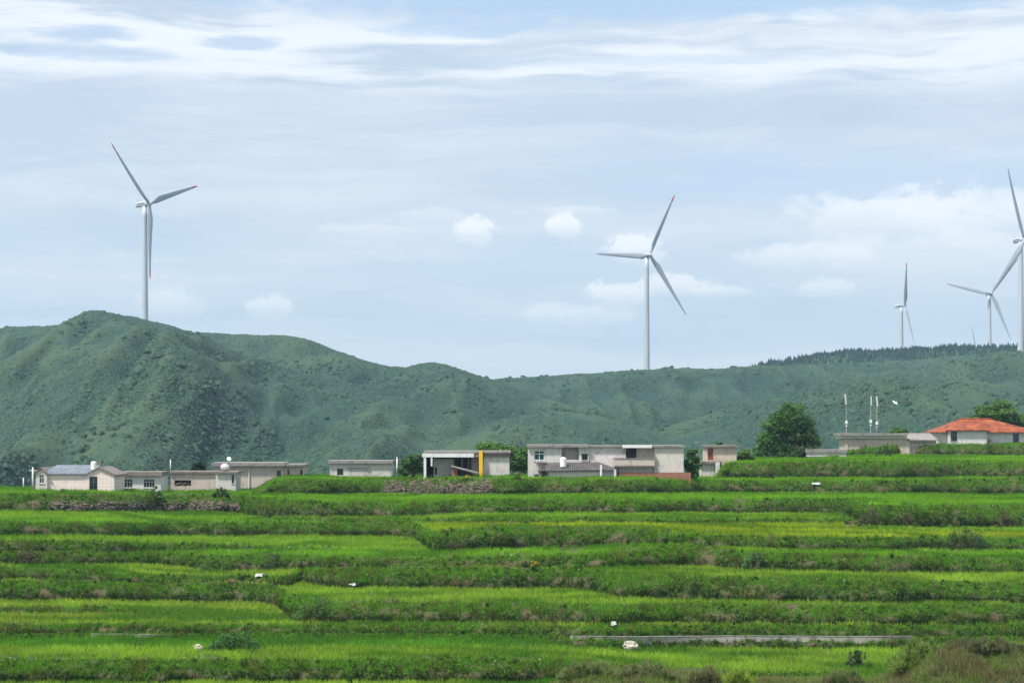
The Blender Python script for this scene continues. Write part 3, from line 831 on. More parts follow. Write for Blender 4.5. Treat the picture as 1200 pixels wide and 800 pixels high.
def rib_mat(name, col, pitch, axis=0, rough=0.6, spread=0.3):
    m, t, o = new_mat(name)
    tcn = t.n('ShaderNodeTexCoord'); sp = t.n('ShaderNodeSeparateXYZ'); t.lk(tcn.outputs['Object'], sp.inputs[0])
    wv = t.m('SINE', t.m('MULTIPLY', sp.outputs[axis], 2 * math.pi / pitch))
    n1 = t.noise(tcn.outputs['Object'], 0.7, 5, 0.65); n2 = t.noise(tcn.outputs['Object'], 4.0, 3, 0.6)
    f = t.m('ADD', t.m('MULTIPLY', n1, 0.6), t.m('MULTIPLY', n2, 0.4))
    c = t.mix(t.step(f, 0.35, 0.65), tuple(q * (1 - spread) for q in col), tuple(min(1, q * (1 + spread * 0.6)) for q in col))
    b = t.n('ShaderNodeBsdfPrincipled'); t.lk(c, b.inputs['Base Color']); b.inputs['Roughness'].default_value = rough
    b.inputs['Specular IOR Level'].default_value = 0.3
    bp = t.n('ShaderNodeBump'); bp.inputs['Distance'].default_value = pitch * 0.25; t.lk(wv, bp.inputs['Height']); t.lk(bp.outputs[0], b.inputs['Normal'])
    t.lk(b.outputs[0], o.inputs[0])
    return m

def glass_mat(name, col):
    m, t, o = new_mat(name)
    b = t.n('ShaderNodeBsdfPrincipled'); b.inputs['Base Color'].default_value = (*col, 1)
    b.inputs['Roughness'].default_value = 0.12; b.inputs['Specular IOR Level'].default_value = 0.5
    t.lk(b.outputs[0], o.inputs[0])
    return m

M = {
 'pink_tile': wall_mat("pink_wall_tile", (0.82, 0.70, 0.65), 0.16, grid=(1.3, 0.62)),
 'cream': wall_mat("cream_plaster", (0.61, 0.565, 0.51), 0.3),
 'beige': wall_mat("beige_plaster", (0.53, 0.455, 0.395), 0.40),
 'beige2': wall_mat("tan_plaster", (0.56, 0.47, 0.385), 0.38),
 'grey': wall_mat("grey_cement_render", (0.52, 0.48, 0.45), 0.42),
 'grey2': wall_mat("pale_cement_render", (0.58, 0.55, 0.515), 0.36),
 'dkgrey': wall_mat("dark_cement", (0.20, 0.19, 0.18), 0.4),
 'white': wall_mat("whitewash", (0.66, 0.64, 0.62), 0.30),
 'block': wall_mat("whitewashed_block", (0.70, 0.68, 0.68), 0.35, brick=(0.42, 0.24, 0.02, (0.75, 0.73, 0.70))),
 'brick': wall_mat("red_brick", (0.34, 0.165, 0.115), 0.30, brick=(0.26, 0.085, 0.012, (0.95, 0.9, 0.85))),
 'slab': wall_mat("roof_slab_concrete", (0.27, 0.25, 0.235), 0.6),
 'slab2': wall_mat("brown_roof_slab", (0.22, 0.19, 0.17), 0.55),
 'slab_w': wall_mat("white_roof_edge", (0.72, 0.72, 0.72), 0.25),
 'yellow': wall_mat("yellow_paint", (0.76, 0.46, 0.03), 0.25),
 'blue_roof': rib_mat("blue_grey_roof_tile", (0.23, 0.265, 0.31), 0.35),
 'dark_tile': rib_mat("dark_grey_roof_tile", (0.13, 0.12, 0.125), 0.3),
 'red_tile': rib_mat("orange_red_roof_tile", (0.40, 0.104, 0.042), 0.34, spread=0.62),
 'frame': plain("white_window_frame", (0.62, 0.64, 0.64), 0.5),
 'dframe': plain("dark_window_frame", (0.10, 0.10, 0.11), 0.5),
 'glass': glass_mat("dark_window_glass", (0.012, 0.016, 0.020)),
 'glass_t': glass_mat("teal_window_glass", (0.012, 0.05, 0.055)),
 'glass_b': glass_mat("blue_window_glass", (0.015, 0.025, 0.05)),
 'reddoor': plain("red_brown_door_paint", (0.20, 0.055, 0.045), 0.6),
 'tank_w': plain("white_tank_plastic", (0.78, 0.78, 0.78), 0.35, var=0.05),
 'mast': plain("galvanised_mast_steel", (0.30, 0.32, 0.32), 0.5),
 'antenna': plain("antenna_grey_white", (0.60, 0.61, 0.61), 0.5, var=0.05),
 'steel': plain("stainless_tank_steel", (0.72, 0.72, 0.72), 0.35, 0.6, var=0.06),
 'pole': plain("pale_grey_pole", (0.62, 0.62, 0.61), 0.6),
 'dpole': plain("dark_steel_mast", (0.16, 0.17, 0.17), 0.5),
 'timber': plain("weathered_timber", (0.15, 0.11, 0.085), 0.85, var=0.3),
 'turbine': plain("turbine_white_paint", (0.47, 0.50, 0.54), 0.4, var=0.04, scale=0.08),
 'blade': plain("turbine_blade_grey", (0.33, 0.36, 0.40), 0.4, var=0.05, scale=0.08),
 'turb_grey': plain("turbine_grey_louvre", (0.12, 0.14, 0.17), 0.5),
 'turb_red': plain("turbine_red_tip", (0.55, 0.03, 0.035), 0.45),
 'rock': plain("pale_rock", (0.46, 0.41, 0.34), 0.9, var=0.3, scale=1.5, bump=0.08),
 'stone': plain("field_stone", (0.125, 0.102, 0.080), 0.9, var=0.45, scale=0.9, bump=0.06),
 'concrete': wall_mat("channel_concrete", (0.36, 0.34, 0.31), 0.85),
 'litter': plain("white_plastic_litter", (0.40, 0.41, 0.40), 0.5, var=0.08),
 'bark': plain("tree_bark", (0.09, 0.07, 0.05), 0.9, var=0.3),
 'cloth': plain("white_torn_sheet", (0.70, 0.70, 0.70), 0.8, var=0.2, scale=2),
}

# ------------------------------------------------------------------ wind turbines
BL = 58.0
def blade_mesh(r0, r1, n=26, k=14):
    """blade along +Z from radius r0*BL to r1*BL; chord along X, thickness along Y (towards the wind = -Y)"""
    V = []; Fc = []
    for i in range(n + 1):
        s = r0 + (r1 - r0) * i / n
        if s < 0.20:
            u = max(0, (s - 0.03)) / 0.17; u = u * u * (3 - 2 * u)
            ch = 1.2 + (2.45 - 1.2) * u; th = 1.15 * (1 - u) + 0.55 * u
        else:
            u = (s - 0.2) / 0.8
            ch = 2.45 * (1 - u) ** 0.85 + 0.42 * u; th = 0.55 * (1 - u) + 0.12 * u
            if s > 0.97: ch *= max(0.25, (1.0 - s) / 0.03)
        off = 0.35 * ch * min(1, s * 5)
        tw = R(16) * (1 - s) ** 2 + R(4)
        yb = -1.0 * s * s * s                      # pre-bend
        for j in range(k):
            a = 2 * math.pi * j / k
            x = math.cos(a) * ch - off; y = math.sin(a) * th * (1 if math.cos(a) < 0 else (1 - 0.75 * math.cos(a)))
            V.append((x * math.cos(tw) - y * math.sin(tw), x * math.sin(tw) + y * math.cos(tw) + yb, s * BL))
    for i in range(n):
        for j in range(k):
            a = i * k + j; b = i * k + (j + 1) % k
            Fc.append((a, b, b + k, a + k))
    Fc.append(tuple(range(k - 1, -1, -1))); Fc.append(tuple(range(n * k, (n + 1) * k)))
    m = MB(); m.add(V, Fc); return m
from mathutils import Matrix
def turbine(px_hub, py_hub, Y, base_px, psi, phase, label, red, tw_w=1.0, cone=3.0, pitch=0.0):
    x = (base_px - 600) / F * Y
    zb = hill_z(base_px, Y) - 0.8
    zh = (YH - py_hub) / F * Y
    root = empty("wind_turbine", (x, Y, zb), label, "wind turbine", "wind turbines along the hill ridges")
    H = zh - zb
    m = MB(); prof = [(2.6 * tw_w, 0.0), (2.6 * tw_w, 0.3)]
    for i in range(1, 13):
        q = i / 12; prof.append(((2.55 - 0.8 * q) * tw_w, 0.3 + (H - 2.0) * q))
    m.lathe(prof, 28)
    m.build("tower", M['turbine'], root, True)
    p = R(psi)
    # rotor frame: n = towards the wind, to the camera's right by psi
    nh = Vector((math.sin(p), -math.cos(p), 0)); up = Vector((0, 0, 1)); tl = R(6)
    n = nh * math.cos(tl) + up * math.sin(tl); u = up * math.cos(tl) - nh * math.sin(tl); r = u.cross(n) * -1
    if r.x < 0: r = -r
    hubp = Vector((0, 0, H)) + nh * 4.2
    nac = MB()
    sec = [(-7.6, 1.15, 1.35), (-7.2, 1.6, 1.75), (-3, 1.75, 1.9), (1.5, 1.75, 1.9), (2.6, 1.5, 1.6)]
    V = []; k = 12
    for (d, wx, wz) in sec:
        for j in range(k):
            a = 2 * math.pi * j / k
            cx = math.copysign(abs(math.cos(a)) ** 0.45, math.cos(a)); cz = math.copysign(abs(math.sin(a)) ** 0.45, math.sin(a))
            V.append((cx * wx, -d, cz * wz + 0.1))
    fs = [(i * k + j, i * k + (j + 1) % k, (i + 1) * k + (j + 1) % k, (i + 1) * k + j) for i in range(len(sec) - 1) for j in range(k)]
    fs += [tuple(range(k - 1, -1, -1)), tuple(range((len(sec) - 1) * k, len(sec) * k))]
    nac.add(V, fs)
    no = nac.build("nacelle", M['turbine'], root, True)
    rot = Matrix((( r.x, -n.x, u.x), (r.y, -n.y, u.y), (r.z, -n.z, u.z)))      # local x=r, y=-n, z=u
    if rot.determinant() < 0: rot.col[0] = -rot.col[0]
    no.rotation_euler = rot.to_euler(); no.location = (0, 0, H)
    lv = MB()
    for sx in (-1, 1): lv.box(sx * 1.78 - 0.03, sx * 1.78 + 0.03, -0.5, 5.6, 0.0, 0.75)
    lv.build("louvre", M['turb_grey'], no)
    mast = MB(); mast.tube((0, 5.5, 1.9), (0, 5.5, 3.9), 0.07, n=6); mast.tube((-0.5, 5.5, 3.6), (0.5, 5.5, 3.6), 0.06, n=6)
    mast.build("weather_mast", M['turb_grey'], no)
    hb = MB(); hb.lathe([(0.15, 2.3), (0.8, 2.1), (1.35, 1.5), (1.7, 0.6), (1.75, -0.6), (1.5, -1.6)], 20)
    ho = hb.build("rotor_hub", M['turbine'], root, True)
    ho.rotation_euler = n.to_track_quat('Z', 'Y').to_euler(); ho.location = hubp
    for q in range(3):
        a = R(phase + 120 * q)
        d = u * math.cos(a) + r * math.sin(a); tcd = (r * math.cos(a) - u * math.sin(a))
        c = R(cone); dz = d * math.cos(c) + n * math.sin(c); dn = n * math.cos(c) - d * math.sin(c)
        m3 = Matrix(((tcd.x, -dn.x, dz.x), (tcd.y, -dn.y, dz.y), (tcd.z, -dn.z, dz.z)))
        if m3.determinant() < 0: m3.col[0] = -m3.col[0]
        key = 'blade_red' if q in red else 'blade_plain'
        if key not in MESH:
            bo = blade_mesh(0.015, 0.885 if q in red else 1.0).build("blade", M['blade'], root, True)
            MESH[key] = bo.data
        else:
            bo = bpy.data.objects.new("blade", MESH[key]); COL.objects.link(bo); bo.parent = root
        bo.rotation_euler = (m3 @ Matrix.Rotation(R(pitch), 3, 'Z')).to_euler(); bo.location = hubp
        if q in red:
            if 'tip' not in MESH:
                to = blade_mesh(0.8852, 1.0, 8).build("blade_tip", M['turb_red'], bo, True); MESH['tip'] = to.data
            else:
                to = bpy.data.objects.new("blade_tip", MESH['tip']); COL.objects.link(to); to.parent = bo
            to["label"] = "red painted blade tip"
    return root
MESH = {}
turbine(174.5, 239, 1481, 169.6, 62, 72, "white turbine with red blade tips standing on the high hill at left", (0, 1, 2), cone=3.0)
turbine(762, 299.5, 1677, 757.9, 34, 28, "white turbine on the low ridge in the middle with one red tipped blade pointing up", (0,))
turbine(1060, 358.5, 2442, 1056, 86, 88, "distant turbine seen almost edge on above the dark conifer wood", (2,), tw_w=1.2, pitch=38.0)
turbine(1161.5, 344, 2360, 1159.5, 12, 40, "distant grey bladed turbine behind the wood, one blade pointing left", ())
turbine(1199.5, 281, 1600, 1196.2, 30, 104, "tall turbine cut by the right edge of the picture, nearest on that ridge", ())
turbine(1143.5, 417, 4000, 1143, 40, 348, "farthest turbine, only a thin blade tip showing above the wood", ())

# ------------------------------------------------------------------ houses
class House:
    def __init__(s, name, label, pxc, Y, cat="house", group="village houses above the terraces", dz=0.0):
        s.Y = Y; s.pxc = pxc
        s.zb = ground_z(pxc, Y) + dz
        s.root = empty(name, ((pxc - 600) / F * Y, Y, s.zb), label, cat, group)
    def X(s, px): return (px - s.pxc) / F * s.Y
    def Z(s, py): return (YH - py) / F * s.Y - s.zb
    def part(s, name, mb, mat, label=None, smooth=False, parent=None):
        return mb.build(name, M[mat], parent or s.root, smooth, label)
    def pbox(s, mb, px0, px1, py0, py1, y0, y1):
        """box from photo columns px0..px1 and rows py0 (top)..py1 (None = below ground)"""
        z0 = -3.0 if py1 is None else s.Z(py1)
        return mb.box(s.X(px0), s.X(px1), y0, y1, z0, s.Z(py0))
    def front(s, mb, px0, px1, py0, py1, holes=(), y=0.0, th=0.25):
        """front wall with real openings"""
        z0 = -3.0 if py1 is None else s.Z(py1)
        hs = [(s.X(a), s.X(b), s.Z(d), s.Z(c)) for a, b, c, d in holes]
        xs = sorted({s.X(px0), s.X(px1), *[q for h_ in hs for q in h_[:2]]}); zs = sorted({z0, s.Z(py0), *[q for h_ in hs for q in h_[2:]]})
        def hole(i, j):
            if i < 0 or j < 0 or i >= len(xs) - 1 or j >= len(zs) - 1: return True
            cx = (xs[i] + xs[i + 1]) / 2; cz = (zs[j] + zs[j + 1]) / 2
            return any(a < cx < b and c < cz < d for a, b, c, d in hs)
        for i in range(len(xs) - 1):
            for j in range(len(zs) - 1):
                if hole(i, j): continue
                a, b, c, d = xs[i], xs[i + 1], zs[j], zs[j + 1]; y2 = y + th
                mb.add([(a, y, c), (b, y, c), (b, y, d), (a, y, d)], [(0, 1, 2, 3)])
                mb.add([(a, y2, c), (b, y2, c), (b, y2, d), (a, y2, d)], [(3, 2, 1, 0)])
                if hole(i - 1, j): mb.add([(a, y, c), (a, y2, c), (a, y2, d), (a, y, d)], [(3, 2, 1, 0)])
                if hole(i + 1, j): mb.add([(b, y, c), (b, y2, c), (b, y2, d), (b, y, d)], [(0, 1, 2, 3)])
                if hole(i, j - 1): mb.add([(a, y, c), (b, y, c), (b, y2, c), (a, y2, c)], [(3, 2, 1, 0)])
                if hole(i, j + 1): mb.add([(a, y, d), (b, y, d), (b, y2, d), (a, y2, d)], [(0, 1, 2, 3)])
        return mb
    def shell(s, mb, px0, px1, py0, D, holes=(), y=0.0, py1=None, back=True):
        """front with openings + sides + back"""
        s.front(mb, px0, px1, py0, py1, holes, y)
        e = 0.003
        s.pbox(mb, px0, px0 + 0.25 * F / s.Y, py0, py1, y + 0.25 + e, y + D)
        s.pbox(mb, px1 - 0.25 * F / s.Y, px1, py0, py1, y + 0.25 + e, y + D)
        if back: mb.box(s.X(px0) + 0.253, s.X(px1) - 0.253, y + D - 0.25, y + D, -3.0, s.Z(py0))
        return mb
    def window(s, a, b, c, d, nx=2, nz=1, glass='glass', frame='frame', y=0.0, w=0.07, name="window", sill=True):
        x0, x1, z0, z1 = s.X(a), s.X(b), s.Z(d), s.Z(c)
        fr = MB(); yy0, yy1 = y + 0.08, y + 0.15
        fr.box(x0, x0 + w, yy0, yy1, z0, z1); fr.box(x1 - w, x1, yy0, yy1, z0, z1)
        fr.box(x0 + w, x1 - w, yy0, yy1, z1 - w, z1); fr.box(x0 + w, x1 - w, yy0, yy1, z0, z0 + w)
        for i in range(1, nx):
            xm = x0 + (x1 - x0) * i / nx; fr.box(xm - w / 2, xm + w / 2, yy0 + .004, yy1 - .004, z0 + w, z1 - w)
        if nz > 1:
            zm = z0 + (z1 - z0) * 0.66
            for i in range(nx):
                xa = x0 + (x1 - x0) * i / nx + w; xb = x0 + (x1 - x0) * (i + 1) / nx - w
                fr.box(xa, xb, yy0 + .008, yy1 - .008, zm - w / 2, zm + w / 2)
        fo = s.part(name, fr, frame)
        pn = MB().box(x0 + 0.02, x1 - 0.02, y + 0.10, y + 0.12, z0 + 0.02, z1 - 0.02); s.part("pane", pn, glass, parent=fo)
        if sill and name == "window":
            sl = MB().box(x0 - 0.08, x1 + 0.08, y - 0.10, y - 0.003, z0 - 0.10, z0 - 0.003); s.part("sill", sl, 'grey2', parent=fo)
        return fo

def top_of(o_house, py): return o_house.zb + o_house.Z(py)
YE = lambda px: float(np.interp(px, PXS, YEND))

# pink tiled farmhouse with blue roof
yh1 = YE(90) + 3
h = House("farmhouse", "pink tiled farmhouse with blue grey roof and two gables, leftmost house", 88, yh1)
mb = MB(); h.shell(mb, 56, 100, 555, 8.0); h.part("wall", mb, 'pink_tile')
def gable(h, a, b, pk, py_e, py_p, D, y, holes, wallmat, label=None):
    mb = MB(); h.shell(mb, a, b, py_e, D, holes, y)
    mb.prism([(h.X(a), h.Z(py_e) + .003), (h.X(b), h.Z(py_e) + .003), (h.X(pk), h.Z(py_p))], y, y + 0.25)
    h.part("wall", mb, wallmat, label)
gable(h, 42.5, 56, 49, 554, 548.6, 8.4, -0.45, [(47, 52.5, 556, 566)], 'cream', "pale gable end wall")
gable(h, 100.2, 134.5, 117, 555.5, 548, 8.4, -0.45, [(105.3, 115, 558, 576.5)], 'pink_tile', "pink gable wall around the dark glass door")
h.window(47, 52.5, 556, 566, 2, 2, y=-0.45)
h.window(105.3, 115, 558, 576.5, 2, 2, y=-0.45, name="door", frame='dframe')
rf = MB(); ov = 0.5
zr = h.Z(545); ze = h.Z(554.6)
rf.slab([(h.X(50), -0.35, ze), (h.X(112), -0.35, ze), (h.X(112), 4.0, zr), (h.X(60), 4.0, zr)], 0.14)
rf.slab([(h.X(60), 4.003, zr), (h.X(112), 4.003, zr), (h.X(112), 8.6, ze), (h.X(50), 8.6, ze)], 0.14)
h.part("roof", rf, 'blue_roof')
for (a, pk, b, pe, pp) in ((40.0, 48.8, 57.6, 554.8, 547.2), (99, 117, 137.5, 556, 546.8)):
    rf = MB(); x0, xk, x1 = h.X(a), h.X(pk), h.X(b); z0, zk = h.Z(pe), h.Z(pp)
    rf.slab([(x0, -0.72, z0), (xk, -0.72, zk), (xk, 8.5, zk), (x0, 8.5, z0)], 0.16)
    rf.slab([(xk + .003, -0.72, zk), (x1, -0.72, z0), (x1, 8.5, z0), (xk + .003, 8.5, zk)], 0.16)
    h.part("gable_roof", rf, 'slab2')
fl = MB(); h.pbox(fl, 113.8, 116.2, 538.5, 549, 1.3, 1.8); h.part("flue", fl, 'dkgrey')
H1 = h
def tank_cyl(px0, px1, py0, py1, Y, label, mat='tank_w'):
    r = (px1 - px0) / 2 / F * Y; z0 = (YH - py1) / F * Y; z1 = (YH - py0) / F * Y; hh = z1 - z0
    root = empty("water_tank", (((px0 + px1) / 2 - 600) / F * Y, Y, z0), label, "water tank", "water tanks on the roofs")
    m = MB(); pr = [(r * 0.96, 0), (r, 0.04 * hh)]
    for i in range(1, 10):
        pr += [(r * (0.965 if i % 2 else 1.0), hh * (0.04 + 0.085 * i))]
    pr += [(r * 0.97, hh * 0.88), (r * 0.6, hh * 0.95), (r * 0.35, hh * 0.955)]
    m.lathe(pr, 24); m.build("tank_body", M[mat], root, True)
    l = MB(); l.lathe([(r * 0.34, hh * 0.957), (r * 0.34, hh * 0.99), (r * 0.1, hh)], 16); l.build("lid", M[mat], root, True)
    s_ = MB(); s_.tube((r * 0.8, 0, hh * 0.05), (r * 1.12, 0, hh * 0.05), 0.04, n=8); s_.build("pipe", M['dpole'], root)
    for q in (-1, 1):
        t_ = MB(); t_.box(q * r * 0.6 - 0.08, q * r * 0.6 + 0.08, -r * 0.6, r * 0.6, -0.45, -0.002); t_.build("stand", M['grey'], root)
    return root
tank_cyl(106.3, 113.4, 540, 550.3, yh1 + 1.2, "white cylindrical water tank on the roof above the pink house's door")

# low white annex with two windows
yh = YE(165) + 4.2
h = House("annex", "low white annex with a flat brown roof and two barred windows, beside the pink house", 165, yh)
W2 = [(142.3, 155.3, 561, 571.3), (168.2, 181.2, 561, 571.3)]
mb = MB(); h.shell(mb, 139.5, 188.5, 557.5, 6.5, W2); h.part("wall", mb, 'white')
for q in W2: h.window(*q, 4, 2)
mb = MB(); h.pbox(mb, 137.3, 190.6, 552.6, 557.3, -0.55, 7.0); h.part("roof", mb, 'slab2')
dr = MB(); dr.lathe([(0.05, 0.0), (0.32, 0.12), (0.36, 0.2)], 16, (h.X(138.5), -0.3, h.Z(553))); h.part("roof_basin", dr, 'dkgrey')

# long low beige shed with broken opening
yh3 = YE(238) + 3.5
h = House("long_shed", "long low beige shed with a ragged hole in its wall and flat roof", 238, yh3)
mb = MB(); h.shell(mb, 200, 253, 554.4, 6.0, [(204.5, 224, 562.3, 569.2)]); h.part("wall", mb, 'beige')
mb = MB(); h.shell(mb, 253.2, 276.5, 554.4, 6.2, [(271.8, 274.8, 556.2, 566.2)], y=-0.35); h.part("wall", mb, 'grey2', "paler grey end wall of the shed")
h.window(271.8, 274.8, 556.2, 566.2, 1, 2, y=-0.35, frame='dframe')
mb = MB(); h.pbox(mb, 198.4, 253, 552.0, 554.2, -0.4, 6.4); h.pbox(mb, 253.2, 279.5, 552.2, 554.2, -0.8, 6.4); h.part("roof", mb, 'slab2')
for i in range(7):
    tb = MB(); a = 204.5 + i * 2.4; tb.tube((h.X(a), 0.05 + 0.02 * i, h.Z(569 - (i % 3) * 1.2)), (h.X(a + 7), 0.4, h.Z(563.4 + (i % 4) * 1.1)), 0.10, 0.07, n=6)
    h.part("timber", tb, 'timber')
# house behind it
yh4 = yh3 + 11
h = House("flat_roofed_house", "beige flat roofed house behind the long shed, with a white downpipe", 304, yh4)
W4 = [(324, 329.2, 550.8, 559.5), (336.3, 339, 549.8, 557), (351.3, 354.6, 550, 558.5)]
mb = MB(); h.shell(mb, 252, 333, 546, 8, [W4[0]]); h.part("wall", mb, 'beige')
mb = MB(); h.shell(mb, 333.2, 356, 546, 7.6, W4[1:], y=0.3); h.part("wall", mb, 'beige2')
for i, q in enumerate(W4): h.window(*q, 1, 2, y=0.0 if i == 0 else 0.3, frame='dframe')
mb = MB(); h.pbox(mb, 248.5, 334, 541.8, 545.8, -0.7, 8.4); h.pbox(mb, 334.2, 358, 543.6, 545.8, -0.4, 8.2); h.part("roof", mb, 'slab')
mb = MB(); mb.tube((h.X(292), -0.12, -0.4), (h.X(292), -0.12, h.Z(545)), 0.11, n=8); h.part("downpipe", mb, 'frame')
# spherical tank and dish on the shed roof
def sphere_prof(r, n=14, sq=0.85): return [(max(0.02, r * math.sin(math.pi * i / n)), -r * sq * math.cos(math.pi * i / n)) for i in range(n + 1)]
Yt = yh3 + 2.6; zt = (YH - 547.6) / F * Yt
tk_ = empty("water_tank", ((263.6 - 600) / F * Yt, Yt, (YH - 552) / F * Yt), "shiny round steel water tank on the long shed's roof", "water tank", "water tanks on the roofs")
r_ = 5.4 / F * Yt
mb = MB(); mb.lathe(sphere_prof(r_), 24, (0, 0, r_ * 0.85)); mb.build("tank_body", M['steel'], tk_, True)
for q in (-1, 1):
    mb = MB(); mb.box(q * r_ * .5 - .06, q * r_ * .5 + .06, -r_ * .5, r_ * .5, -0.02, r_ * 0.25); mb.build("stand", M['dpole'], tk_)
Yd = yh4 + 1.0; zd = (YH - 542) / F * Yd
d_ = empty("satellite_dish", ((268.3 - 600) / F * Yd, Yd, zd), "small white satellite dish on the edge of the flat roof above the steel tank", "satellite dish")
mb = MB(); mb.tube((0, 0, -0.05), (0, 0, 0.45), 0.05, n=8); mb.build("post", M['dpole'], d_)
mb = MB()
prof = [(0.02, 0.0), (0.22, 0.03), (0.40, 0.10), (0.40, 0.13), (0.2, 0.07), (0.02, 0.04)]
mb.lathe(prof, 20); do = mb.build("reflector", M['tank_w'], d_, True); do.location = (0, -0.05, 0.6); do.rotation_euler = (R(65), 0, R(25))

# small grey house
yh5 = YE(422) + 4
h = House("small_house", "small square grey cement house with one window and a blank panel", 422, yh5)
mb = MB(); h.shell(mb, 386.5, 458.5, 543, 7, [(395, 402.3, 548.8, 556.6)]); h.part("wall", mb, 'grey2')
h.window(395, 402.3, 548.8, 556.6, 2, 1, frame='dframe')
mb = MB(); h.pbox(mb, 384.5, 460.3, 539.4, 542.8, -0.5, 7.4); h.part("roof", mb, 'slab')
mb = MB(); h.pbox(mb, 408.5, 431, 548, None, -0.09, -0.003); h.part("boarded_door", mb, 'grey')
mb = MB(); h.pbox(mb, 407, 432.5, 546, 548, -0.35, -0.003); h.part("lintel", mb, 'dkgrey')
mb = MB(); h.pbox(mb, 385.5, 408, 557, None, -0.16, -0.003); h.part("plinth", mb, 'white')

# open fronted house with yellow pillar
yh6 = YE(546) + 5
h = House("open_house", "open fronted grey house with a white porch beam and a yellow pillar", 546, yh6)
mb = MB(); h.shell(mb, 566.5, 597, 535, 8.5, []); h.part("wall", mb, 'grey2')
mb = MB(); h.front(mb, 507.5, 531, 537.8, None, [(506.2 + 2, 512.3, 547, 557)], y=2.2); h.part("wall", mb, 'grey', "inner grey wall of the porch")
mb = MB(); mb.box(h.X(497), h.X(566), 8.2, 8.45, -3.0, h.Z(535.6)); mb.box(h.X(497), h.X(497) + .25, 3.0, 8.19, -0.6, h.Z(535.6)); mb.box(h.X(531) + .003, h.X(531) + .25, 2.46, 8.19, -0.6, h.Z(535.6)); h.part("inner_wall", mb, 'dkgrey')
h.window(508.2, 512.3, 547, 557, 1, 1, y=2.2)
mb = MB(); h.pbox(mb, 495, 555.5, 531, 535.4, -0.9, -0.5); h.part("porch_beam", mb, 'slab_w')
mb = MB(); h.pbox(mb, 496.5, 598.6, 528.2, 530.6, -0.6, 9); h.part("roof", mb, 'slab'); 
mb = MB(); h.pbox(mb, 566.5, 598, 530.8, 534.8, -0.3, 8.6); h.pbox(mb, 497, 566, 530.8, 535.2, -0.49, 8.4); h.part("roof_beam", mb, 'slab2')
for (a, b, c) in ((496.8, 499.6, None), (505, 507, 546)):
    mb = MB(); h.pbox(mb, a, b, 535.6, c, -0.85, -0.5); h.part("column", mb, 'slab_w')
mb = MB(); h.pbox(mb, 561.3, 565.8, 528.0, None, -1.0, -0.62); h.part("pillar", mb, 'yellow', "yellow painted pillar")
mb = MB(); h.pbox(mb, 530, 536.5, 547, None, -1.6, -0.9); h.part("brick_pier", mb, 'brick')
mb = MB(); mb.slab([(h.X(529), -2.2, h.Z(545.4)), (h.X(560.5), -2.2, h.Z(553.6)), (h.X(560.5), 0.4, h.Z(552.6)), (h.X(529), 0.4, h.Z(544.6))], 0.14); h.part("lean_to_roof", mb, 'slab')
mb = MB(); h.pbox(mb, 552, 560, 536, None, 2.2, 2.5); h.part("inner_pier", mb, 'grey')
for (a, b) in ((540.5, 542), (548, 549.5)):
    mb = MB(); h.pbox(mb, a, b, 536, None, 1.6, 1.85); h.part("post", mb, 'dpole')

# big two storey house
yh7 = YE(710) + 5
h = House("two_storey_house", "long two storey grey house with a balcony, tiled lean-to and brick foot", 710, yh7)
Wa = (626, 638, 527.6, 539.4); Wb = (681.6, 689, 531.4, 539); Wc = (626, 631.5, 555.5, 559); Dd = (634.5, 640, 551.5, None)
mb = MB()
h.shell(mb, 619, 658, 524, 8.5, [Wa, Wc]); h.part("wall", mb, 'grey2')
mb = MB(); h.front(mb, 658.1, 690, 524, None, [(658.3, 678.4, 524.1, 538.4), Wb], y=0.0); h.part("wall", mb, 'grey2')
mb = MB(); mb.box(h.X(658.3), h.X(679), 1.6, 1.85, h.Z(540), h.Z(524.1)); mb.box(h.X(678.4), h.X(679), 0.26, 1.59, h.Z(540), h.Z(524.1)); mb.box(h.X(658.3), h.X(678.3), 0.26, 1.59, h.Z(540.6), h.Z(540)); h.part("recess", mb, 'grey')
mb = MB(); h.front(mb, 690.2, 746, 524, None, [(733.6, 745.9, 524.9, 538)], y=0.25); h.part("wall", mb, 'block', "whitewashed block wall")
mb = MB(); h.pbox(mb, 733.6, 746, 524.9, 540, 2.0, 2.2); h.part("recess", mb, 'dkgrey')
mb = MB(); h.front(mb, 746.2, 766, 524, None, [], y=0.3); h.part("wall", mb, 'beige')
mb = MB(); h.shell(mb, 766.2, 801, 524, 8.8, [], y=-0.1); h.part("wall", mb, 'cream')
mb = MB(); h.pbox(mb, 619, 766, 524.2, None, 8.0, 8.25); h.part("back_wall", mb, 'grey')
h.window(*Wa, 2, 2, 'glass_t', w=0.11); h.window(*Wb, 1, 1, frame='dframe'); h.window(*Wc, 2, 1, frame='dframe', sill=False)
mb = MB(); h.pbox(mb, 617.8, 690, 520.9, 523.8, -0.5, 9); h.pbox(mb, 690.2, 729, 521.9, 523.8, -0.2, 9); h.pbox(mb, 763.5, 802.3, 521.6, 523.8, -0.5, 9.1); h.pbox(mb, 729.2, 763.3, 522.0, 523.8, 0.0, 9); h.part("roof", mb, 'slab')
mb = MB(); h.pbox(mb, 729.2, 763.3, 521.0, 524.5, -1.3, -0.1); h.part("awning", mb, 'slab_w')
bal = MB(); y0 = -1.3
h.pbox(bal, 719.5, 767, 545, 546.6, y0, 0.2); bo = h.part("balcony", bal, 'slab2')
b2 = MB(); h.pbox(b2, 720.2, 766.4, 537.6, 544.9, y0 + .02, y0 + .14); h.pbox(b2, 720.2, 721.2, 537.6, 544.9, y0 + .145, 0.2); h.pbox(b2, 765.4, 766.4, 537.6, 544.9, y0 + .145, -0.12)
h.part("parapet", b2, 'beige', parent=bo)
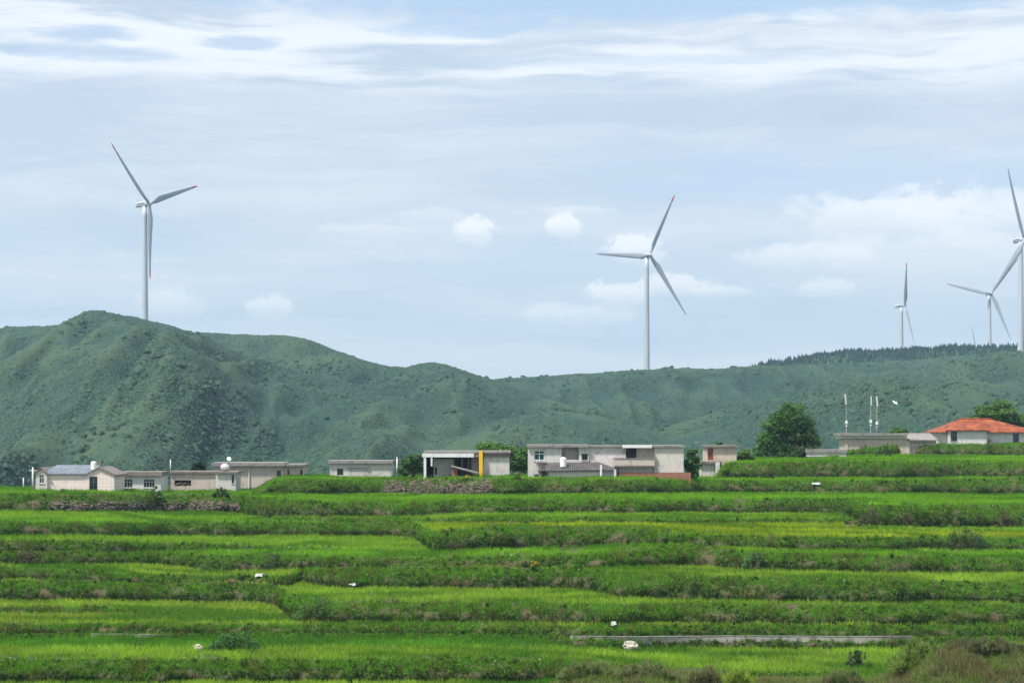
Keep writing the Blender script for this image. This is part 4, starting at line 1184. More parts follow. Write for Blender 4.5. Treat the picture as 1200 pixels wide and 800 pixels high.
b3 = MB(); h.pbox(b3, 719.3, 767.2, 536.2, 537.5, y0 - .05, y0 + .2); h.part("handrail", b3, 'slab2', parent=bo)
mb = MB(); h.pbox(mb, 725, 809, 553.2, None, -0.9, -0.65); h.part("brick_base", mb, 'brick')
mb = MB(); h.pbox(mb, 725, 765, 547, None, -0.1, 0.2); h.part("lower_wall", mb, 'cream')
# tiled lean-to
mb = MB()
e0, e1 = -3.0, -0.05
mb.slab([(h.X(639), e0, h.Z(550.6)), (h.X(721), e0, h.Z(549.6)), (h.X(700), e1, h.Z(541.2)), (h.X(639), e1, h.Z(541.8))], 0.16)
mb.slab([(h.X(721) + .01, e0, h.Z(549.6)), (h.X(722.5), e1, h.Z(548.6)), (h.X(701), e1 - .01, h.Z(541.2)), (h.X(700) + .02, e1, h.Z(541.2))], 0.12)
h.part("lean_to_roof", mb, 'dark_tile')
mb = MB(); h.pbox(mb, 643, 702, 551.9, None, -2.6, -2.4); h.part("lean_to_wall", mb, 'cream')
mb = MB(); h.pbox(mb, 704.6, 719, 550.8, None, -2.5, -2.3); h.part("lean_to_wall", mb, 'grey')
for a in (702, 718.4):
    mb = MB(); h.pbox(mb, a, a + 2.4, 544.0 if a < 710 else 549.5, None, -3.25, -3.02); h.part("column", mb, 'slab_w')
# ruined canopy and door at the left foot
mb = MB(); mb.slab([(h.X(628), -1.1, h.Z(541.5)), (h.X(640), -1.1, h.Z(541.5)), (h.X(640), -0.02, h.Z(540.4)), (h.X(628), -0.02, h.Z(540.4))], 0.06)
for a in (628.4, 631.5, 634.5, 637.5, 639.6): h.pbox(mb, a, a + 0.35, 542, 550, -1.08, -1.03)
h.pbox(mb, 630, 638.6, 549.8, 551, -1.2, -0.02); h.part("window_cage", mb, 'slab')
mb = MB(); h.pbox(mb, 634.5, 640, 551.5, None, -0.14, -0.02); h.part("door", mb, 'dframe')
H7 = h
tank_cyl(656.2, 664, 535.2, 547.0, yh7 - 1.8, "white ribbed water tank on the tiled lean-to of the two storey house")

# little house with red-brown door on the upper floor
yh8 = YE(840) + 6
h = House("stepped_house", "small stepped tan house with a red brown door on its upper level", 843, yh8)
mb = MB(); h.shell(mb, 829.5, 865.5, 524.2, 6, [(831.5, 838, 525, 539.2)], y=3.0); h.part("wall", mb, 'beige2')
mb = MB(); h.pbox(mb, 831.5, 838, 525, 539.2, 3.08, 3.16); do = h.part("door", mb, 'reddoor')
mb = MB(); mb.box(h.X(836.8), h.X(837.2), 3.02, 3.075, h.Z(532.5), h.Z(531)); h.part("handle", mb, 'steel', parent=do)
mb = MB(); h.pbox(mb, 827.5, 867.3, 521.8, 524, 2.5, 9.4); h.part("roof", mb, 'slab2')
mb = MB(); h.shell(mb, 820.5, 845, 543.4, 2.7); h.part("wall", mb, 'grey2', "grey lower room")
mb = MB(); h.pbox(mb, 818.8, 846.5, 540.4, 543.2, -0.5, 2.9); h.part("lower_roof", mb, 'slab2')
sh = empty("torn_sheet", ((840.5 - 600) / F * (yh8 - .7), yh8 - .7, h.zb), "torn white sheet hung on sticks in front of the small stepped house", "sheet")
hp = lambda px: (px - 840.5) / F * yh8
mb = MB(); 
for i in range(8):
    x0 = hp(838.6 + 0.6 * i); mb.box(x0, x0 + 0.075, -0.03 * (i % 3), 0.02 - 0.03 * (i % 3), h.Z(558 - (i * 37 % 7)), h.Z(540.4 + (i * 13 % 3)))
mb.build("sheet", M['cloth'], sh)
for a in (837.5, 843.2):
    mb = MB(); mb.tube((hp(a), 0.05, -0.4), (hp(a) + 0.05, 0.05, h.Z(540)), 0.05, n=6); mb.build("stick", M['timber'], sh)

# low parapet building, long tan house with masts
yh9 = YE(968) + 8
h = House("low_outbuilding", "low outbuilding with a white fascia beside the tan house with masts", 968, yh9)
mb = MB(); h.shell(mb, 949, 990, 535, 6); h.part("wall", mb, 'beige2')
mb = MB(); h.pbox(mb, 947.3, 991, 530.6, 534.8, -0.5, 6.2); h.part("fascia", mb, 'white')
mb = MB(); h.pbox(mb, 946, 991.6, 526.6, 530.4, -0.7, 6.5); h.part("roof", mb, 'slab')
yh10 = YE(1040) + 9
h = House("mast_house", "tan flat roofed house carrying three antenna masts", 1040, yh10)
mb = MB(); h.shell(mb, 991, 1066, 513.6, 8); h.part("wall", mb, 'beige2')
mb = MB(); h.shell(mb, 1066.2, 1098, 516, 8, y=0.8); h.part("wall", mb, 'beige')
mb = MB(); h.pbox(mb, 989.5, 993.5, 513.6, None, -0.2, -0.003); h.part("corner_pier", mb, 'beige')
mb = MB(); h.pbox(mb, 985, 1063, 507.6, 510.4, -0.9, 8.4); h.part("roof", mb, 'slab')
mb = MB(); h.pbox(mb, 986.5, 1062, 510.6, 513.4, -0.5, 8.0); h.part("roof_beam", mb, 'cream')
mb = MB(); mb.slab([(h.X(1063.2), 0.0, h.Z(515)), (h.X(1099), 0.0, h.Z(515)), (h.X(1099), 7.8, h.Z(507.4)), (h.X(1063.2), 7.8, h.Z(507.4))], 0.25); h.part("sloping_roof", mb, 'slab')
def mast(px, py_t, py_b, panel, box, Y, label, tri=False):
    s = Y / F
    root = empty("antenna_mast", ((px - 600) * s, Y, (YH - py_b) * s), label, "antenna", "antenna masts on the tan house")
    Hh = (py_b - py_t) * s
    m = MB(); m.tube((0, 0, 0), (0, 0, Hh), 0.085, 0.07, n=8); m.build("mast_pole", M['mast'], root)
    m = MB(); (a, b, c, d) = panel
    a, b = a + 0.35, b - 0.35; x0 = (a - px) * s; x1 = (b - px) * s; z0 = (py_b - d) * s; z1 = (py_b - c) * s; w = (x1 - x0) * .5
    m.slab([(x0, -0.28, z1), (x0 + w * 1.2, -0.28, z1 + .03), (x0 + w * 1.2, -0.12, z1 + .03), (x0, -0.12, z1)], 0.02)
    m.prism([(x1 - w * 1.1, z0), (x1, z0), (x0 + w * 1.1, z1), (x0, z1)], -0.3, -0.1); m.build("antenna_panel", M['antenna'], root)
    m = MB(); m.box(-0.22, 0.22, -0.25, 0.08, (py_b - box - 1.8) * s, (py_b - box + 1.8) * s); m.build("radio_box", M['tank_w'], root)
    m = MB(); m.box(-0.14, 0.14, -0.2, 0.08, (py_b - box - 5.2) * s, (py_b - box - 3.6) * s); m.build("junction_box", M['tank_w'], root)
    if tri:
        for q in range(3):
            m = MB(); a_ = q * 2.1 + .3; m.tube((math.cos(a_) * .9, math.sin(a_) * .9, 0.0), (0, 0, 2.2), 0.05, n=6); m.build("brace", M['dpole'], root)
    return root
mast(991.8, 461.5, 508, (989, 992.3, 462, 474), 494.5, yh10 + 1.0, "antenna mast at the left corner of the tan roof, standing apart")
mast(1020.3, 464, 508, (1019.6, 1022.2, 464.5, 475), 493.5, yh10 + 2.0, "slim antenna mast in the middle of the three on the tan roof")
mast(1027.5, 464, 508, (1025.8, 1029.4, 464.5, 475.5), 495.5, yh10 + 1.5, "braced antenna mast, rightmost of the three on the tan roof", True)

# house with orange-red hip roof
yh11 = YE(1150) + 9
h = House("red_roofed_house", "white house with an orange red hipped tile roof, at the far right", 1150, yh11)
Wr = (1187, 1194, 507.6, 519.2); Wl = (1111.4, 1118.8, 504.6, 517)
mb = MB(); h.shell(mb, 1098, 1215, 506.2, 9.5, [Wr]); h.part("wall", mb, 'white')
mb = MB(); h.shell(mb, 1109.8, 1153.5, 503.8, 2.3, [Wl], y=-2.4, back=False); h.part("wall", mb, 'white')
h.window(*Wr, 2, 2, 'glass_b', 'dframe'); h.window(*Wl, 3, 2, 'glass', 'dframe', y=-2.4)
def hip(h, a, b, ra, rb, pe, pr, y0, y1, th=0.16):
    ym = (y0 + y1) / 2; m = MB(); ze, zr = h.Z(pe), h.Z(pr)
    A, B, C_, D_ = (h.X(a), y0, ze), (h.X(b), y0, ze), (h.X(b), y1, ze), (h.X(a), y1, ze); P_, Q = (h.X(ra), ym, zr), (h.X(rb), ym, zr)
    low = lambda p: (p[0], p[1], p[2] - th)
    v = [A, B, C_, D_, P_, Q, low(A), low(B), low(C_), low(D_)]
    m.add(v, [(0, 1, 5, 4), (1, 2, 5), (2, 3, 4, 5), (3, 0, 4), (0, 6, 7, 1), (1, 7, 8, 2), (2, 8, 9, 3), (3, 9, 6, 0), (9, 8, 7, 6)])
    return m
ro = h.part("roof", hip(h, 1095, 1219, 1131, 1166, 506, 490.6, -0.9, 10.4), 'red_tile')
rdg = MB(); rdg.tube((h.X(1131), 4.75, h.Z(490.4)), (h.X(1166), 4.75, h.Z(490.4)), 0.16, n=8); h.part("ridge_tiles", rdg, 'red_tile', parent=ro)
h.part("wing_roof", hip(h, 1107.5, 1157, 1120, 1143, 503.6, 496.6, -3.1, 3.2), 'red_tile')
mb = MB(); h.pbox(mb, 1108.3, 1156, 503.9, 505, -2.9, -2.42); h.part("eave_beam", mb, 'slab')

# poles
def pole(px, py_t, py_b, Y, r, label, cross=False, mat='pole'):
    z0 = ground_z(px, Y) if py_b is None else (YH - py_b) / F * Y
    root = empty("pole", ((px - 600) / F * Y, Y, z0), label, "pole")
    Hh = (YH - py_t) / F * Y - z0
    m = MB(); m.tube((0, 0, -0.1), (0, 0, Hh), r, r * 0.8, n=10); m.build("shaft", M[mat], root, True)
    m = MB(); m.lathe([(r * 1.0, 0), (r * 0.9, 0.06), (0.02, 0.1)], 10, (0, 0, Hh)); m.build("cap", M[mat], root, True)
    if cross:
        m = MB(); m.box(-0.6, 0.6, -0.05, 0.05, Hh - 0.5, Hh - 0.4); m.build("crossarm", M[mat], root)
    return root
pole(38.5, 547.5, None, yh1 + 2, 0.16, "grey utility pole with a crossarm left of the pink house", True)
pole(199.8, 538.5, 552, yh3 + 1, 0.10, "short white pole standing on the left end of the shed roof")
pole(465.3, 536, None, yh5 - 1.5, 0.14, "white post beside the small square grey house")
pole(27.5, 560, None, yh1 + 4, 0.10, "short pale post in the grass far left of the pink house")

# white bird over the hill foot
bd = empty("bird", ((1049 - 600) / F * 420, 420, (YH - 472) / F * 420), "small white bird gliding right of the antenna masts", "bird")
mb = MB(); V = []; Fc = []
prof = [(-0.42, 0.01), (-0.3, 0.05), (-0.1, 0.10), (0.08, 0.11), (0.22, 0.07), (0.32, 0.045), (0.40, 0.05), (0.46, 0.035), (0.58, 0.006)]
for (d, r_) in prof: V += [(d, math.cos(a) * r_, math.sin(a) * r_) for a in [i * math.pi / 4 for i in range(8)]]
Fc = [(k * 8 + i, k * 8 + (i + 1) % 8, k * 8 + 8 + (i + 1) % 8, k * 8 + 8 + i) for k in range(len(prof) - 1) for i in range(8)]
for sgn in (-1, 1):
    n = len(V); W_ = [(0.15, 0.06, 0.05), (-0.12, 0.06, 0.05), (0.2, 0.38, 0.16), (-0.10, 0.40, 0.15), (0.02, 0.75, 0.10), (-0.10, 0.72, 0.09)]
    V += [(x, sgn * y, z) for x, y, z in W_] + [(x, sgn * y, z - 0.02) for x, y, z in W_]
    Fc += [(n, n + 1, n + 3, n + 2), (n + 2, n + 3, n + 5, n + 4), (n + 6, n + 8, n + 9, n + 7), (n + 8, n + 10, n + 11, n + 9), (n, n + 2, n + 8, n + 6), (n + 2, n + 4, n + 10, n + 8), (n + 4, n + 5, n + 11, n + 10), (n + 5, n + 3, n + 9, n + 11), (n + 3, n + 1, n + 7, n + 9), (n + 1, n, n + 6, n + 7)]
mb.add(V, Fc); bo = mb.build("body", M['tank_w'], bd, True); bd.rotation_euler = (R(35), R(-35), R(20))
# ------------------------------------------------------------------ trees and shrubs
tree_m = foliage_mat("tree_leaf", 0.42, 0.55, 0.2, (1.0, 1.0, 0.5))
shrub_m = foliage_mat("shrub_leaf", 0.32, 0.55, 0.25, (1.0, 1.0, 0.5))
def limb(m, p, d, L, r, depth, ends):
    q = p
    segs = 3
    for i in range(segs):
        d2 = (d + Vector((random.uniform(-.22, .22), random.uniform(-.22, .22), random.uniform(-.05, .15)))).normalized()
        n = q + d2 * (L / segs); r2 = r * (1 - 0.28 * (i + 1) / segs)
        m.tube(q, n, r * (1 - 0.28 * i / segs), r2, 7, False); q = n; d = d2
    if depth == 0:
        ends.append(q); return
    for k in range(random.choice((3, 3, 4))):
        a = random.uniform(0, 6.28); s = random.uniform(0.5, 0.95)
        nd = (d * 0.75 + Vector((math.cos(a) * s, math.sin(a) * s, random.uniform(-.1, .35)))).normalized()
        limb(m, q, nd, L * random.uniform(0.6, 0.8), r * 0.55, depth - 1, ends)
    ends.append(q)
def tree(name, label, px, Y, py_top, py_bot, wpx, col, leaves=7000, lobes=None, leaf=0.26, cat="tree", trunk=0.28, group="trees between the houses"):
    """crown built of leaf clumps strung on real limbs; lobes are (dx, dz, r) in units of half width / height"""
    s = Y / F
    zg = ground_z(px, Y)
    zt = (YH - py_top) * s; zbm = (YH - py_bot) * s
    root = empty(name, ((px - 600) * s, Y, zg), label, cat, group)
    hw = wpx * 0.5 * s; Ht = zt - zg; Hc = zt - zbm; cb = zbm - zg
    m = MB(); ends = []
    for i in range(7):
        a = i * 0.9 + random.uniform(-.3, .3)
        limb(m, Vector((0, 0, cb * 0.4 + Hc * (0.12 + 0.07 * i))), Vector((math.cos(a), math.sin(a), random.uniform(0.25, 0.9))).normalized(), hw * random.uniform(.4, .55), trunk * (0.5 - 0.035 * i), 1, ends)
    m.tube((0, 0, -0.3), (0.05, 0, cb * .5 + Hc * 0.3), trunk * 1.15, trunk * 0.8, 10, True)
    m.tube((0.05, 0, cb * .5 + Hc * 0.3 - .02), (0.1, 0.05, cb + Hc * 0.8), trunk * 0.8, trunk * 0.25, 8, True)
    m.build("trunk", M['bark'], root, True)
    lobes = lobes or [(0, .62, .62), (-.5, .42, .5), (.5, .42, .5), (0, .85, .38), (-.3, .2, .5), (.35, .18, .5)]
    Cn = []; Rd = []
    for (dx, dz, rr) in lobes:
        nk = int(26 * rr / .5)
        for k in range(nk):
            d = np.array([random.gauss(0, 1), random.gauss(0, 1), random.gauss(0, 1)]); d /= np.linalg.norm(d)
            q = random.random() ** 0.4
            Cn.append((dx * hw + d[0] * rr * hw * q, d[1] * rr * hw * q * 0.9, cb + dz * Hc + d[2] * rr * q * Hc * 0.42))
            Rd.append(random.uniform(0.13, 0.25) * hw)
    Cn += [tuple(e) for e in ends if e.z > cb * 0.5]; Rd += [hw * 0.16] * (len(Cn) - len(Rd))
    Cn = np.array(Cn); Rd = np.array(Rd)
    ok = (Cn[:, 2] > -0.1) & (Cn[:, 2] + Rd * .5 < Ht)
    Cn, Rd = Cn[ok], Rd[ok]
    col = np.array(col)
    cc = col[None] * rng.uniform(0.72, 1.35, (len(Cn), 1)) * np.array([1, 1, 1]) + rng.normal(0, 0.004, (len(Cn), 3))
    ne = max(8, leaves // len(Cn))
    V, T, C = cat_tris([leaf_cloud(Cn, Rd, ne, leaf, cc, 0.3, 0.72, 0.6)])
    np_mesh("crown", V, T, tree_m, root, C)
    return root
DKG = (0.078, 0.170, 0.042); MDG = (0.090, 0.190, 0.036); LTG = (0.120, 0.225, 0.036)
ym = YE(922)
tree("broadleaf_tree", "large round dark green tree left of the low outbuilding, tallest in the village", 923, ym + 14, 470, 538, 74, DKG, 15000,
     [(0.02, .86, .30), (-.12, .70, .42), (.38, .66, .40), (-.55, .55, .34), (.0, .45, .55), (.62, .42, .36), (-.68, .32, .34), (-.35, .18, .45), (.35, .16, .42), (.82, .22, .30), (-.85, .12, .28)], 0.24, trunk=0.34)
tree("broadleaf_tree", "light green tree behind the red roofed house", 1168, yh11 + 16, 467, 506, 66, MDG, 8000,
     [(.18, .80, .40), (-.35, .62, .42), (.1, .45, .5), (.55, .42, .42), (.8, .25, .35), (-.7, .3, .35), (-.2, .2, .5)], 0.26)
tree("broadleaf_tree", "spreading green tree behind the yellow pillar house", 588, yh6 + 16, 517, 556, 70, MDG, 8000,
     [(-.45, .82, .36), (.1, .75, .4), (.6, .62, .4), (-.2, .45, .5), (.5, .3, .45), (.85, .35, .3), (-.7, .5, .3)], 0.24)
tree("broadleaf_tree", "bushy dark tree between the small grey house and the open porch", 484, yh6 + 8, 532, 558, 40, DKG, 4000,
     [(.35, .78, .45), (-.1, .5, .5), (.5, .35, .5), (-.6, .22, .4)], 0.22)
tree("broadleaf_tree", "dark tree at the right end of the two storey house", 811, yh7 + 7, 524, 559, 24, DKG, 3500, [(0, .78, .5), (-.3, .5, .6), (.3, .45, .6), (0, .2, .7)], 0.2)
tree("round_bush", "dark round bush showing above the long shed roof", 232, yh3 + 12, 540.5, 556, 18, (0.022, 0.05, 0.02), 2600, [(0, .7, .7), (-.3, .4, .7), (.3, .4, .7)], 0.18, "bush")
tree("round_bush", "small green bush showing behind the sloping roof beside the masts", 1054, yh10 + 14, 499, 512, 26, MDG, 1500, [(0, .6, .7), (-.5, .4, .5), (.5, .4, .5)], 0.2, "bush")
tree("round_bush", "yellow green bush between the stepped house and the large tree", 874, yh8 + 8, 526, 545, 24, LTG, 2000, None, 0.18, "bush")
tree("round_bush", "small bush behind the roof of the stepped house", 843, yh8 + 14, 517, 528, 10, DKG, 800, [(0, .6, .8)], 0.18, "bush")
tree("round_bush", "low leafy bush in front of the large round tree's right side", 942, ym + 7, 523, 541, 40, (0.05, 0.105, 0.035), 3200, None, 0.2, "bush")

def shrub(name, label, px, py_top, py_bot, wpx, col, leaves=1500, leaf=0.085, Y=None, cat="shrub", flowers=None, twig=None, grassy=False, group="shrubs on the terraces"):
    if Y is None: Y, _ = ground_hit(px, py_bot)
    s = Y / F; zg = ground_z(px, Y)
    root = empty(name, ((px - 600) * s, Y, zg), label, cat, group)
    hw = wpx * .5 * s; Ht = (YH - py_top) * s - zg
    n = max(8, int(wpx * 0.9)); Cn = []; Rd = []
    for k in range(n):
        x = random.uniform(-1, 1); y = random.uniform(-1, 1) * 0.8
        top = max(0.12, (1 - abs(x) ** 2.2)) * random.uniform(0.55, 1.0)
        for q in range(3):
            Cn.append((x * hw * .92, y * hw * 0.7, Ht * top * random.uniform(0.2, 0.92))); Rd.append(random.uniform(0.12, 0.22) * min(hw, Ht * 1.1))
    Cn = np.array(Cn); Rd = np.array(Rd)
    cc = np.array(col)[None] * rng.uniform(0.65, 1.4, (len(Cn), 1))
    if twig is not None:
        sel = rng.random(len(Cn)) < 0.22; cc[sel] = np.array(twig)
    st = MB()
    for k in range(max(6, n // 3)):
        x = random.uniform(-.6, .6) * hw; y = random.uniform(-.4, .4) * hw
        st.tube((x * .3, y * .3, -0.1), (x, y, Ht * random.uniform(.5, .85)), 0.03, 0.012, 5, False)
    st.build("stems", M['bark'], root)
    if grassy:
        V1 = blades(Cn - np.array([0, 0, 0.15]), max(3, leaves // len(Cn)), np.full(len(Cn), min(0.9, Ht * .45)), 0.03, 0.6, cc, 0.3, 1.3)
        bs_ = leaf_cloud(Cn, Rd, max(4, leaves // len(Cn) // 2), leaf, cc, 0.3)
        V, T, C = cat_tris([V1, bs_])
    else:
        V, T, C = cat_tris([leaf_cloud(Cn, Rd, max(6, leaves // len(Cn)), leaf, cc, 0.3, 0.8, 0.5)])
    np_mesh("foliage", V, T, shrub_m, root, C)
    if flowers is not None:
        fc = np.repeat(np.array(flowers)[None], len(Cn), 0)
        P_ = Cn[Cn[:, 2] > Ht * .4]
        V, T, C = cat_tris([leaf_cloud(P_ + np.array([0, -0.05, 0.08]), Rd[Cn[:, 2] > Ht * .4], 16, 0.055, fc[:len(P_)], 0.2)])
        np_mesh("blossom", V, T, shrub_m, root, C)
    return root
OLV = (0.10, 0.115, 0.040); BRN = (0.15, 0.105, 0.06)
shrub("shrub", "dark green rounded shrub in front of the annex's right window", 184, 565, 590, 26, MDG, 2600, 0.12)
shrub("shrub", "leafy shrub at the foot of the shed's grey end wall", 259, 569, 582, 22, (0.07, 0.125, 0.035), 1600, 0.11)
shrub("shrub", "tiny shrub in front of the pink house's wall", 74, 571, 578, 8, DKG, 500, 0.09)
shrub("flowering_shrub", "yellow flowering shrub by the open fronted house's right wall", 607, 550, 562, 13, LTG, 900, 0.09, flowers=(0.62, 0.45, 0.02))
shrub("flowering_shrub", "low yellow flowering shrub left of the yellow pillar's foot", 548, 555, 563, 18, LTG, 900, 0.09, flowers=(0.60, 0.44, 0.03))
shrub("flowering_shrub", "lone yellow flowering plant in the middle of the terraces", 626, 655, 668, 16, LTG, 900, 0.07, flowers=(0.66, 0.48, 0.02))
shrub("flowering_shrub", "yellow green flowering plant on the bank at the far left", 23, 644, 656, 14, LTG, 800, 0.07, flowers=(0.45, 0.48, 0.04))
shrub("shrub", "rounded green bush mound at the end of the bank left of centre", 372, 692, 723, 62, MDG, 4200, 0.075)
shrub("shrub", "broad leafy bright green shrub left of centre near the bottom", 275, 737, 762, 72, (0.055, 0.150, 0.030), 5000, 0.085, grassy=False)
shrub("shrub", "dense shrub on the bank at right below the tall bushes", 1133, 612, 642, 58, (0.045, 0.085, 0.028), 4200, 0.09)
for (px, pt, pb, w_, cl, tw, lb) in (
    (1020, 584, 614, 34, OLV, None, "olive bush at the left end of the right hand bank"),
    (1060, 590, 615, 30, OLV, BRN, "brownish bush in the middle of the right hand bank"),
    (1100, 592, 614, 26, MDG, None, "green bush between two brownish ones on the right hand bank"),
    (1177, 592, 616, 28, OLV, BRN, "brown twiggy bush at the right end of the right hand bank"),
    (250, 650, 668, 40, MDG, None, "low bush on the left bank where two terraces meet"),
    (325, 645, 666, 46, (0.05, 0.095, 0.03), None, "grassy bush mound left of the white litter's terrace"),
    (1005, 756, 782, 32, (0.05, 0.10, 0.026), None, "upright dark green plant under the concrete channel"),
    (885, 640, 664, 30, DKG, None, "dark bush where the right hand banks meet"),
    (30, 640, 660, 40, OLV, BRN, "brownish bush on the bank at the far left edge"),
    (1036, 515, 536, 22, (0.045, 0.10, 0.035), None, "blue green bush in front of the mast house"),
    (1160, 509, 530, 18, OLV, None, "olive bush in front of the red roofed house's right wall"),
    (1012, 517, 534, 16, OLV, BRN, "brown green bush at the foot of the mast house's left corner"),
    (520, 583, 600, 14, DKG, None, "small dark bush on the upper bank below the stone heap"),
    (900, 546, 560, 20, OLV, BRN, "brownish bush on the bank under the large round tree"),
):
    shrub("shrub", lb, px, pt, pb, w_, cl, 60 * w_, 0.085, twig=tw)
# bushes on the overgrown rise in the foreground
for (px, pt, w_, cl, tw, Y_, lb) in (
    (1152, 738, 96, (0.110, 0.130, 0.046), (0.14, 0.120, 0.06), 172, "big brownish olive bush in the bottom right corner"),
    (1082, 738, 66, (0.155, 0.230, 0.045), None, 174, "feathery light green bush left of the big brownish corner bush"),
    (1190, 746, 40, (0.085, 0.110, 0.040), (0.13, 0.105, 0.055), 170, "dark bush at the very right edge of the bottom corner"),
    (690, 764, 62, (0.165, 0.205, 0.065), None, 172, "grey green grassy bush at the bottom, below and left of the pale rock"),
    (756, 768, 70, (0.145, 0.175, 0.060), (0.19, 0.155, 0.09), 171, "straw and olive bush at the bottom, right below the pale rock"),
    (826, 772, 40, (0.130, 0.150, 0.055), (0.16, 0.12, 0.07), 170, "brown weedy bush at the bottom, right of the straw coloured one"),
    (865, 772, 34, (0.200, 0.275, 0.035), None, 169, "bright yellow green fern clump at the bottom right of centre"),
    (985, 776, 60, (0.130, 0.180, 0.050), (0.17, 0.14, 0.08), 170, "low weedy bush at the bottom under the channel's right end"),
):
    g_ = ground_z(px, Y_); pb = YH - g_ / Y_ * F
    shrub("foreground_bush", lb, px, min(pt + 7, pb - 7), pb, w_ * 1.2, cl, int(w_ * 150), 0.06, Y=Y_, twig=tw, cat="bush", grassy=True, group="bushes on the rough rise in front")
# ------------------------------------------------------------------ rocks, stone heaps, channel, litter
def rock_mesh(rx, ry, rz, seed, n=3):
    import bmesh
    bm = bmesh.new(); bmesh.ops.create_icosphere(bm, subdivisions=n, radius=1)
    for v in bm.verts:
        c = v.co.copy()
        k = 0.62 + 0.8 * float(fbm(c.x * 1.1 + seed, c.y * 1.1 + c.z * 1.9 + seed * 2, 700, 3))
        k *= 1.0 - 0.18 * (max(abs(c.x), abs(c.y), abs(c.z)) < 0.72)
        v.co = Vector((c.x * rx * k, c.y * ry * k, max(-0.6, c.z) * rz * k))
    V = np.array([v.co[:] for v in bm.verts]); T = np.array([[v.index for v in f.verts] for f in bm.faces]); bm.free()
    return V, T
def rock(px, py_t, py_b, wpx, label, seed):
    Y, z = ground_hit(px, py_b); s = Y / F
    V, T = rock_mesh(wpx * .5 * s, wpx * .4 * s, (py_b - py_t) * .62 * s, seed)
    o = np_mesh("rock", V, T, M['rock']); o.location = ((px - 600) * s, Y - 0.2, z + (py_b - py_t) * .38 * s)
    tag(o, label, "rock", "pale rocks lying on the terraces")
rock(738, 751, 762, 18, "large pale rock lying in front of the concrete channel", 1.3)
rock(232, 754.5, 761, 11, "pale rock half hidden in grass at the bottom left", 4.7)

def stone_heap(pa, pb, key, n, label, lo=0.0, hi=1.0):
    k = NAMES.index(key); rws = [i for i in range(NR) if rows_tag[i] == ('r', k)]
    r0, r1 = rws[0] - 1, rws[-1]
    V = []; T = []; nv = 0
    base = [rock_mesh(1, 1, 0.85, 10 + q, 1) for q in range(6)]
    for q in range(n):
        px = random.uniform(pa, pb); j = int((px - PXS[0]) / 2)
        f = lo + (hi - lo) * random.random(); ii = r0 + f * (r1 - r0); i = int(min(ii, r1 - 1)); g_ = ii - i
        p = np.array([(GX[i, j] * (1 - g_) + GX[i + 1, j] * g_) + random.uniform(-.15, .15), GY[i, j] * (1 - g_) + GY[i + 1, j] * g_ - 0.12, GZ[i, j] * (1 - g_) + GZ[i + 1, j] * g_])
        r_ = random.uniform(0.11, 0.27); a = random.uniform(0, 6.28)
        v, t_ = base[q % 6]; v = v * np.array([r_ * random.uniform(.9, 1.5), r_, r_ * random.uniform(.6, 1)])
        v = np.stack([v[:, 0] * math.cos(a) - v[:, 1] * math.sin(a), v[:, 0] * math.sin(a) + v[:, 1] * math.cos(a), v[:, 2]], 1) + p
        V.append(v); T.append(t_ + nv); nv += len(v)
    o = np_mesh("stone_wall", np.concatenate(V), np.concatenate(T), M['stone'])
    tag(o, label, "stone wall", "rough dry stone walls holding up the terraces", "thing")
stone_heap(62, 284, 'F', 850, "long rough stone wall below the pink house and the shed", 0.05, 0.64)
stone_heap(452, 522, 'G2', 900, "sloping stone heap left of the open fronted house", 0.0, 1.0)
stone_heap(524, 556, 'G2', 260, "small patch of stones below the open fronted house's porch", 0.0, 0.9)
stone_heap(558, 577, 'G2', 220, "pile of dark stones under the yellow pillar", 0.0, 1.0)

kB = NAMES.index('B')
def channel(pa, pb, top, hgt, label):
    js = [j for j in range(NP_) if pa <= PXS[j] <= pb]
    V = []; Fc = []
    for c, j in enumerate(js):
        Y = gsm(Ys[kB], 8)[j] - 0.22; xx = (PXS[j] - 600) / F * Y; zt = -Hs[kB][j] + top
        for (dy, zz) in ((0.0, zt - hgt), (0.0, zt - 0.08), (0.0, zt), (0.34, zt), (0.34, zt - hgt)):
            V.append((xx, Y + dy - (0.05 if zz == zt or zz == zt - 0.08 and False else 0), zz))
    n = 5
    for c in range(len(js) - 1):
        for q in range(n):
            a = c * n + q; b = c * n + (q + 1) % n; Fc.append((a, b, b + n, a + n))
    Fc.append(tuple(range(n))); Fc.append(tuple(range(len(V) - 1, len(V) - n - 1, -1)))
    o = MB().add(V, Fc).build("channel_wall", M['concrete'])
    return tag(o, label, "channel wall", kind="thing")
channel(667, 1070, 0.22, 1.35, "long low stained concrete irrigation wall above the foreground bushes")
channel(105, 200, 0.10, 0.5, "short strip of pale concrete edging in the grass at bottom left")

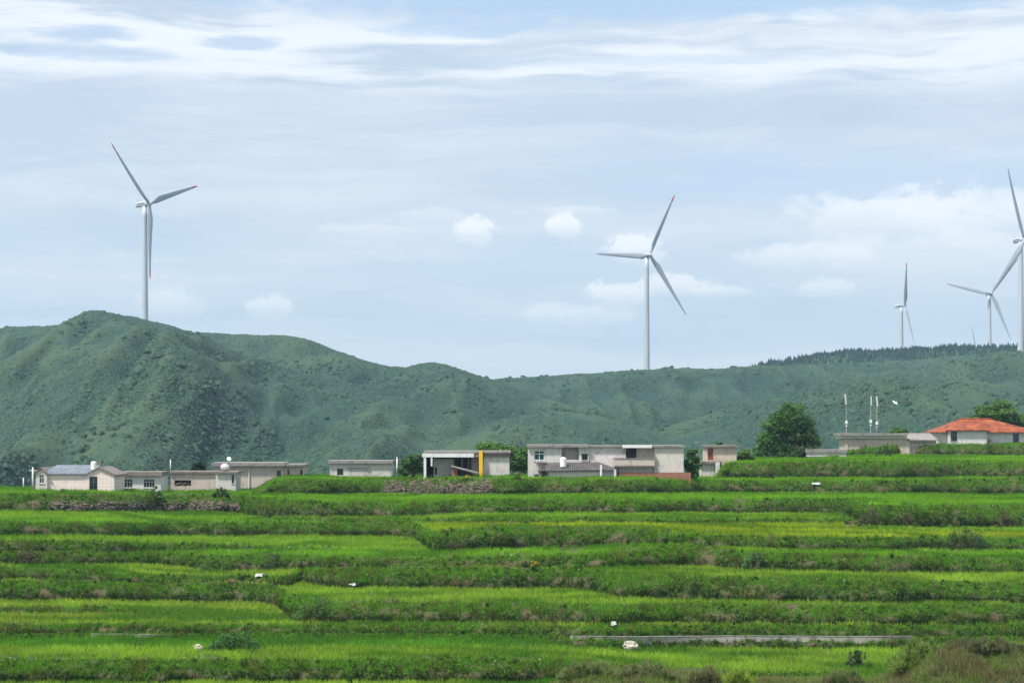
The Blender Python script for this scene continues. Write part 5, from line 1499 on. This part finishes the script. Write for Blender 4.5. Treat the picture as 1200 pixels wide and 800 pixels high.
def litter(px, py, w_, h_, label, seed, name="plastic_sheet"):
    """a creased scrap of plastic sheet lying over the grass"""
    Y, z = ground_hit(px, py); s = Y / F
    n = 9; a = np.linspace(-1, 1, n); U, V_ = np.meshgrid(a, a)
    rr = 0.75 + 0.5 * fbm(U * 1.2 + seed, V_ * 1.2 + seed, 810, 2)
    X_ = U * w_ * .5 * s * rr; Y_ = V_ * 0.35 * rr
    Z_ = (fbm(U * 1.6 + seed, V_ * 1.6, 800, 3) - 0.35) * h_ * 1.5 * s + V_ * 0.14
    T_ = np.concatenate([np.stack([X_, Y_, Z_], -1).reshape(-1, 3), np.stack([X_, Y_, Z_ - 0.015], -1).reshape(-1, 3)])
    q = np.arange(n * n).reshape(n, n); f = np.stack([q[:-1, :-1], q[:-1, 1:], q[1:, 1:], q[1:, :-1]], -1).reshape(-1, 4)
    o = np_mesh(name, T_, np.concatenate([f, f[:, ::-1] + n * n]), M['litter']); o.location = ((px - 600) * s, Y - 0.12, z + 0.20); tag(o, label, "litter", "scraps of white litter on the fields")
litter(304, 676, 10, 4, "crumpled white plastic sheet on the bank left of centre", 2.2)
litter(956, 568, 9, 2, "flat white scrap on the upper field below the low outbuilding", 3.1)
litter(719, 733, 6, 3, "small white scrap in the rice above the channel", 5.4)
litter(413, 686, 7, 2, "narrow white scrap at the end of a bank left of centre", 7.7)

# thin sagging cables between the houses
def cable(pts, label, sag=0.5, r=0.018):
    m = MB()
    for (a, b) in zip(pts[:-1], pts[1:]):
        a = Vector(a); b = Vector(b); q = a
        for i in range(1, 9):
            f = i / 8; n = a.lerp(b, f); n.z -= sag * 4 * f * (1 - f); m.tube(q, n, r, r, 5, False); q = n
    o = m.build("cable", M['dpole']); return tag(o, label, "cable", "cables strung between poles and houses")
def at(px, py, Y): return ((px - 600) / F * Y, Y, (YH - py) / F * Y)
cable([at(38.5, 549, yh1 + 2), at(42.5, 553.5, yh1 - 0.6)], "short cable from the left pole to the pink house's gable", 0.15)
cable([at(465.3, 538, yh5 - 1.5), at(432, 552, yh5 - 0.2)], "thin cable dropping from the white post to the small grey house", 0.3)
cable([at(465.3, 537.5, yh5 - 1.5), at(496, 533, yh6 - 1)], "thin cable from the white post across to the porch beam", 0.4)
cable([at(598, 540, yh6 - .3), at(619, 533, yh7 - .3)], "thin cable from the open fronted house to the two storey house", 0.4)
